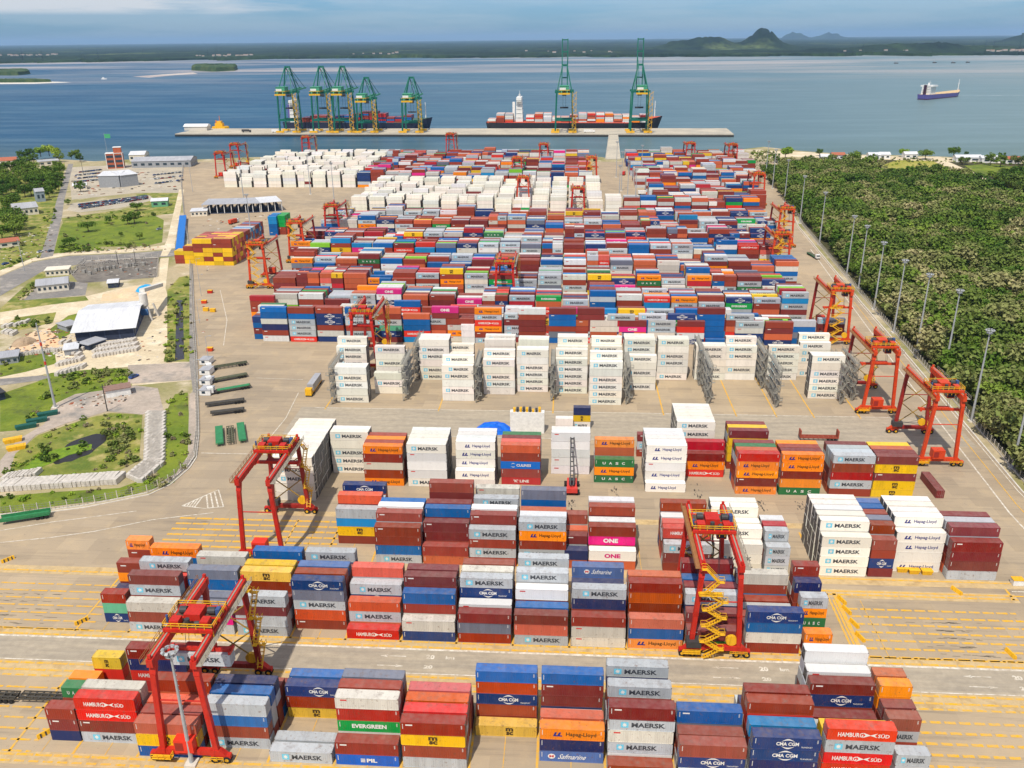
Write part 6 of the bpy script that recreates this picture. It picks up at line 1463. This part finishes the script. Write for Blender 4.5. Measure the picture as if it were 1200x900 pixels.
# ------------------------------------------------------------------ forest and undergrowth: one mass each, scattered plants
def plant_protos(tag_, specs):
    out = []
    for i, (R, H, z0, nc, nl, lf, mt, fl) in enumerate(specs):
        me = crown_mesh('plant', 100+i*7+len(tag_), R, H, z0, nc, nl, lf, mt, fl); out.append(bpy.data.objects.new('plant', me))
    return out
FP = plant_protos('forest', [(4.6,5.4,1.4,20,30,.46,LEAFB,.9),(2.6,3.8,.8,13,24,.38,LEAFB,1),(5.6,6.4,2.2,24,32,.5,LEAFB,.8),(3.0,5.4,1.0,14,24,.4,LEAF,1),(3.2,4.4,.8,15,22,.26,LEAFD,1),(2.4,2.6,.3,12,22,.34,LEAFB,1),(3.8,6.2,2.0,18,26,.45,LEAF,1)])
BP = plant_protos('bush', [(1.1,.8,.0,8,16,.2,LEAFY,1),(1.3,1.1,.0,9,18,.22,LEAFB,1),(.8,.6,.0,7,14,.18,LEAFY,1),(1.5,1.5,.1,10,20,.24,LEAFB,1),(.9,.7,.0,7,14,.18,LEAFD,1)])
def scatter(name, label, cat, pts, protos, seed):
    r = np.random.default_rng(seed); n = len(pts); me = bpy.data.meshes.new(name); me.vertices.add(n); me.vertices.foreach_set('co', np.array(pts, dtype=np.float32).ravel())
    for nm, ty_, val in (('pick', 'INT', r.integers(0, len(protos), n).astype(np.int32)), ('turn', 'FLOAT', r.uniform(0, 6.28, n).astype(np.float32)), ('size', 'FLOAT', (.45+1.25*r.uniform(0, 1, n)**1.8).astype(np.float32))):
        a = me.attributes.new(nm, ty_, 'POINT'); a.data.foreach_set('value', val)
    o = link(name, me); tag(o, label, cat, None, 'stuff')
    ng = bpy.data.node_groups.new(name, 'GeometryNodeTree'); ng.interface.new_socket('Geometry', in_out='INPUT', socket_type='NodeSocketGeometry'); ng.interface.new_socket('Geometry', in_out='OUTPUT', socket_type='NodeSocketGeometry')
    N, L = ng.nodes, ng.links; gi, go = N.new('NodeGroupInput'), N.new('NodeGroupOutput'); ip = N.new('GeometryNodeInstanceOnPoints'); jn = N.new('GeometryNodeJoinGeometry')
    for p_ in protos:
        oi = N.new('GeometryNodeObjectInfo'); oi.inputs['Object'].default_value = p_; oi.inputs['As Instance'].default_value = True; L.new(oi.outputs['Geometry'], jn.inputs[0])
    def attr(nm, ty_):
        a = N.new('GeometryNodeInputNamedAttribute'); a.data_type = ty_; a.inputs[0].default_value = nm; return [s for s in a.outputs if s.enabled and s.name == 'Attribute'][0]
    L.new(gi.outputs[0], ip.inputs['Points']); L.new(jn.outputs[0], ip.inputs['Instance']); ip.inputs['Pick Instance'].default_value = True
    L.new(attr('pick', 'INT'), ip.inputs['Instance Index']); cx = N.new('ShaderNodeCombineXYZ'); L.new(attr('turn', 'FLOAT'), cx.inputs[2]); L.new(cx.outputs[0], ip.inputs['Rotation']); L.new(attr('size', 'FLOAT'), ip.inputs['Scale']); L.new(ip.outputs[0], go.inputs[0])
    md = o.modifiers.new('scatter', 'NODES'); md.node_group = ng; return o
rf_ = random.Random(21)
clear = [G((1015,201),(1050,186),(1100,184),(1130,194),(1160,190),(1200,195),(1200,212),(1150,210),(1100,209),(1030,208)), G((1110,188),(1150,204),(1200,230),(1200,241),(1140,218),(1105,200))]
pts = []
for i in range(60000):
    y = 130+(1040-130)*rf_.random()**.9; x0 = 143.5+max(0, (y-238))*.078+2; x1 = max(x0+10, y*.70+70)
    if y > 900: x0 = max(x0, 225)
    if y > 890+max(0, (330-x)*.5) + 22*mn.noise((x*.02, 1, 2)): continue
    x = x0+(x1-x0)*rf_.random()
    if any(inside(x, y, c) for c in clear): continue
    if mn.noise((x*.02, y*.016, 3)) < -.42: continue
    if rf_.random() > (x1-x0)/480: continue
    pts.append((x, y, 0))
scatter('forest', 'dense scrub forest of mixed green and brown bushes filling the right side', 'forest', pts, FP, 3)
PONDP = G((30,554),(52,526),(86,505),(122,500),(128,520),(120,543),(100,552),(60,558))
pts = []
for poly, dens in (([(20,500),(45,450),(62,440),(150,433),(154,447),(124,456),(88,461),(62,474),(55,486)], .10), ([(192,488),(205,462),(220,460),(224,540),(204,566),(140,584),(60,594),(0,602),(0,582),(60,577),(140,572),(184,556)], .10), ([(8,562),(18,532),(45,510),(100,491),(128,484),(167,486),(163,540),(138,552),(60,562)], .13), ([(66,440),(150,434),(152,446),(90,456)], .22), ([(38,553),(50,530),(88,506),(122,500),(128,520),(120,543),(100,552),(60,558)], .03), ([(100,515),(115,500),(145,495),(150,520),(138,540),(118,545)], .40), ([(20,548),(50,530),(105,521),(110,527),(60,543),(26,554)], .16), ([(196,340),(210,325),(224,322),(226,424),(192,424)], .07), ([(0,440),(0,418),(30,412),(64,412),(66,426)], .05), ([(73,262),(178,252),(192,258),(190,284),(118,289),(63,297)], .006), ([(68,288),(118,286),(180,284),(180,290),(70,298)], .10), ([(72,256),(140,248),(200,250),(150,258)], .05), ([(20,352),(48,320),(52,326),(28,354)], .10), ([(0,392),(62,380),(62,374),(20,374)], .08), ([(0,282),(36,280),(62,240),(66,250),(48,302),(0,318)], .05), ([(875,195),(882,176),(912,178),(900,200)], .12), ([(1022,198),(1050,188),(1100,187),(1126,200),(1085,207),(1030,205)], .012), ([(960,186),(1010,184),(1090,186),(1200,190),(1200,194),(1090,190),(1000,191)], .05), ([(1126,204),(1200,236),(1200,246),(1150,226),(1110,212)], .05)):
    P = G(*poly); ax = [q[0] for q in P]; ay = [q[1] for q in P]; n_ = int((max(ax)-min(ax))*(max(ay)-min(ay))*dens*.6)
    for i in range(n_):
        x, y = rf_.uniform(min(ax), max(ax)), rf_.uniform(min(ay), max(ay))
        if inside(x, y, P) and (dens == .16 or not inside(x, y, PONDP)): pts.append((x, y, 0))
scatter('undergrowth', 'low bushes and weeds along the banks, verges and pond of the left side', 'undergrowth', pts, BP, 4)
# ------------------------------------------------------------------ far houses across the bay
rh_ = random.Random(8); mb = MB(); mb.box(0,0,0,26,14,9); mb.hexa([(-1,-1,9),(27,-1,9),(27,15,9),(-1,15,9),(-1,6.9,14),(27,6.9,14),(27,7.1,14),(-1,7.1,14)], 1); FH = mb.mesh('far_house', [plain('far wall', (176, 170, 160), .8), plain('far roof', (150, 128, 116), .8)])
def far_houses(us_, n, k0, k1, lab, grp):
    for i in range(n):
        u = rh_.uniform(*us_); x, y = gp(u, shore_y(u)); k = 1+rh_.uniform(k0, k1); o = link('far_house', FH, None, (x*k, y*k, 15), rh_.uniform(-.4, .4)); s = rh_.uniform(.35, .9); o.scale = (s*1.3, s, s); tag(o, lab, 'house', grp)
far_houses((-20, 70), 45, .35, .5, 'tiny pale house of the town across the bay, far left', 'houses of the far left town'); far_houses((225, 300), 24, .06, .14, 'tiny pale house in the village on the far shore behind the islet', 'houses behind the islet'); far_houses((405, 470), 7, .08, .2, 'tiny pale house on the far shore above the crane group', 'far houses above the cranes'); far_houses((600, 720), 8, .12, .3, 'tiny white building in the woods above the moored ship', 'far buildings above the ship'); far_houses((985, 1075), 8, .06, .25, 'tiny white building among the hills at the right', 'far buildings among the right hills'); far_houses((1155, 1215), 24, .03, .08, 'tiny pale house of the shore village at the far right', 'houses of the far right village')
for i, (u, v) in enumerate(((1050,74.5),(1095,73.8),(1117,74),(1134,73.5),(122,93))):
    x, y = gp(u, v, -3); t = thing('small_boat', f'{("first","second","third","fourth","white")[i]} tiny boat {"on the far water at right" if i < 4 else "on the open water at left"}', 'boat', (x, y, -3)); mb = MB(); mb.prism([(-9,-3),(6,-3),(11,0),(6,3),(-9,3)], 0, 4); mb.build('hull', DKS if i < 4 else WHP, t); mb = MB(); mb.box(-5,-2,4,1,2,8); mb.build('cabin', WHP if i == 4 else GRW, t)
# ------------------------------------------------------------------ the air between here and the far shore
mb = MB(); mb.box(-76000, -600, -9, 76000, 92000, 420); m = bpy.data.materials.new('thin sea haze'); m.use_nodes = True; nn = m.node_tree; nn.nodes.remove(nn.nodes['Principled BSDF'])
vp = nn.nodes.new('ShaderNodeVolumePrincipled'); vp.inputs['Color'].default_value = (.44, .70, 1.0, 1); vp.inputs['Density'].default_value = 2.4e-5; nn.links.new(vp.outputs[0], nn.nodes['Material Output'].inputs['Volume'])
tag(mb.build('haze', m), 'pale blue sea haze over the bay', 'haze', None, 'stuff')
cam.clip_end = 300000
# ------------------------------------------------------------------ the thousands of smaller ones: one mass
V, Fq, C = [], [], []
tv, tf, tc = [], [], []
for i, r in enumerate(BOX+SHIPBOX):
    if i in SINGLE: continue
    if i < len(BOX) and hits[i] == 0 and r['y'] > 800 and r['tier'] == 0: pass
    c, s = math.cos(r['rz']), math.sin(r['rz']); n = len(V); q = random.uniform(.82, 1.15) if not is_reefer(r['c']) else random.uniform(.86, 1.04)
    base = srgb(*CC[r['c']][1]); base = [min(1, base[0]*q*random.uniform(.94, 1.06)), min(1, base[1]*q), min(1, base[2]*q*random.uniform(.94, 1.06))]
    ends = (.10, .10, .10) if is_reefer(r['c']) else base
    for z in (r['z']+.05, r['z']+r['h']-.06):
        for a, b in ((0,0), (r['L'],0), (r['L'],WB), (0,WB)): V.append((r['x']+a*c-b*s, r['y']+a*s+b*c, z))
    for q4, cc in (((0,3,2,1), base), ((4,5,6,7), base), ((0,1,5,4), base), ((1,2,6,5), ends), ((2,3,7,6), base), ((3,0,4,7), ends)):
        Fq.append(tuple(n+k for k in q4)); C.append(cc)
    if i < len(BOX) and r['y'] < 620 and hits[i] > 0:
        a, ia, e, ie = brand(r['c'], r['L'], r['h']) if r['txt'] else (None,)*4
        if a is None and r['tab']:
            a, ia, e, ie = MB(), [r['tab']], None, None; a.face([(1.0, 0, 1.9), (2.4, 0, 1.9), (2.4, 0, 2.2), (1.0, 0, 2.2)])
        for m, ii in ((a, ia), (e, ie)):
            if not m or not m.f: continue
            n = len(V)
            for p in m.v: V.append((r['x']+p[0]*c, r['y']+p[0]*s-.03+min(0, p[1]-LY), r['z']+p[2]))
            for f, mi in zip(m.f, m.m): Fq.append(tuple(n+k for k in f)); C.append(srgb(*INK[ii[mi]])[:3])
me = bpy.data.meshes.new('container_mass'); me.from_pydata(V, [], Fq)
at = me.attributes.new('col', 'FLOAT_COLOR', 'FACE')
at.data.foreach_set('color', np.array([(c[0], c[1], c[2], 1) for c in C], dtype=np.float32).ravel())
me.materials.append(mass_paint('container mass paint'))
tag(link('container_yard', me), 'thousands of further shipping containers stacked across the terminal and on the ship decks', 'containers', None, 'stuff')
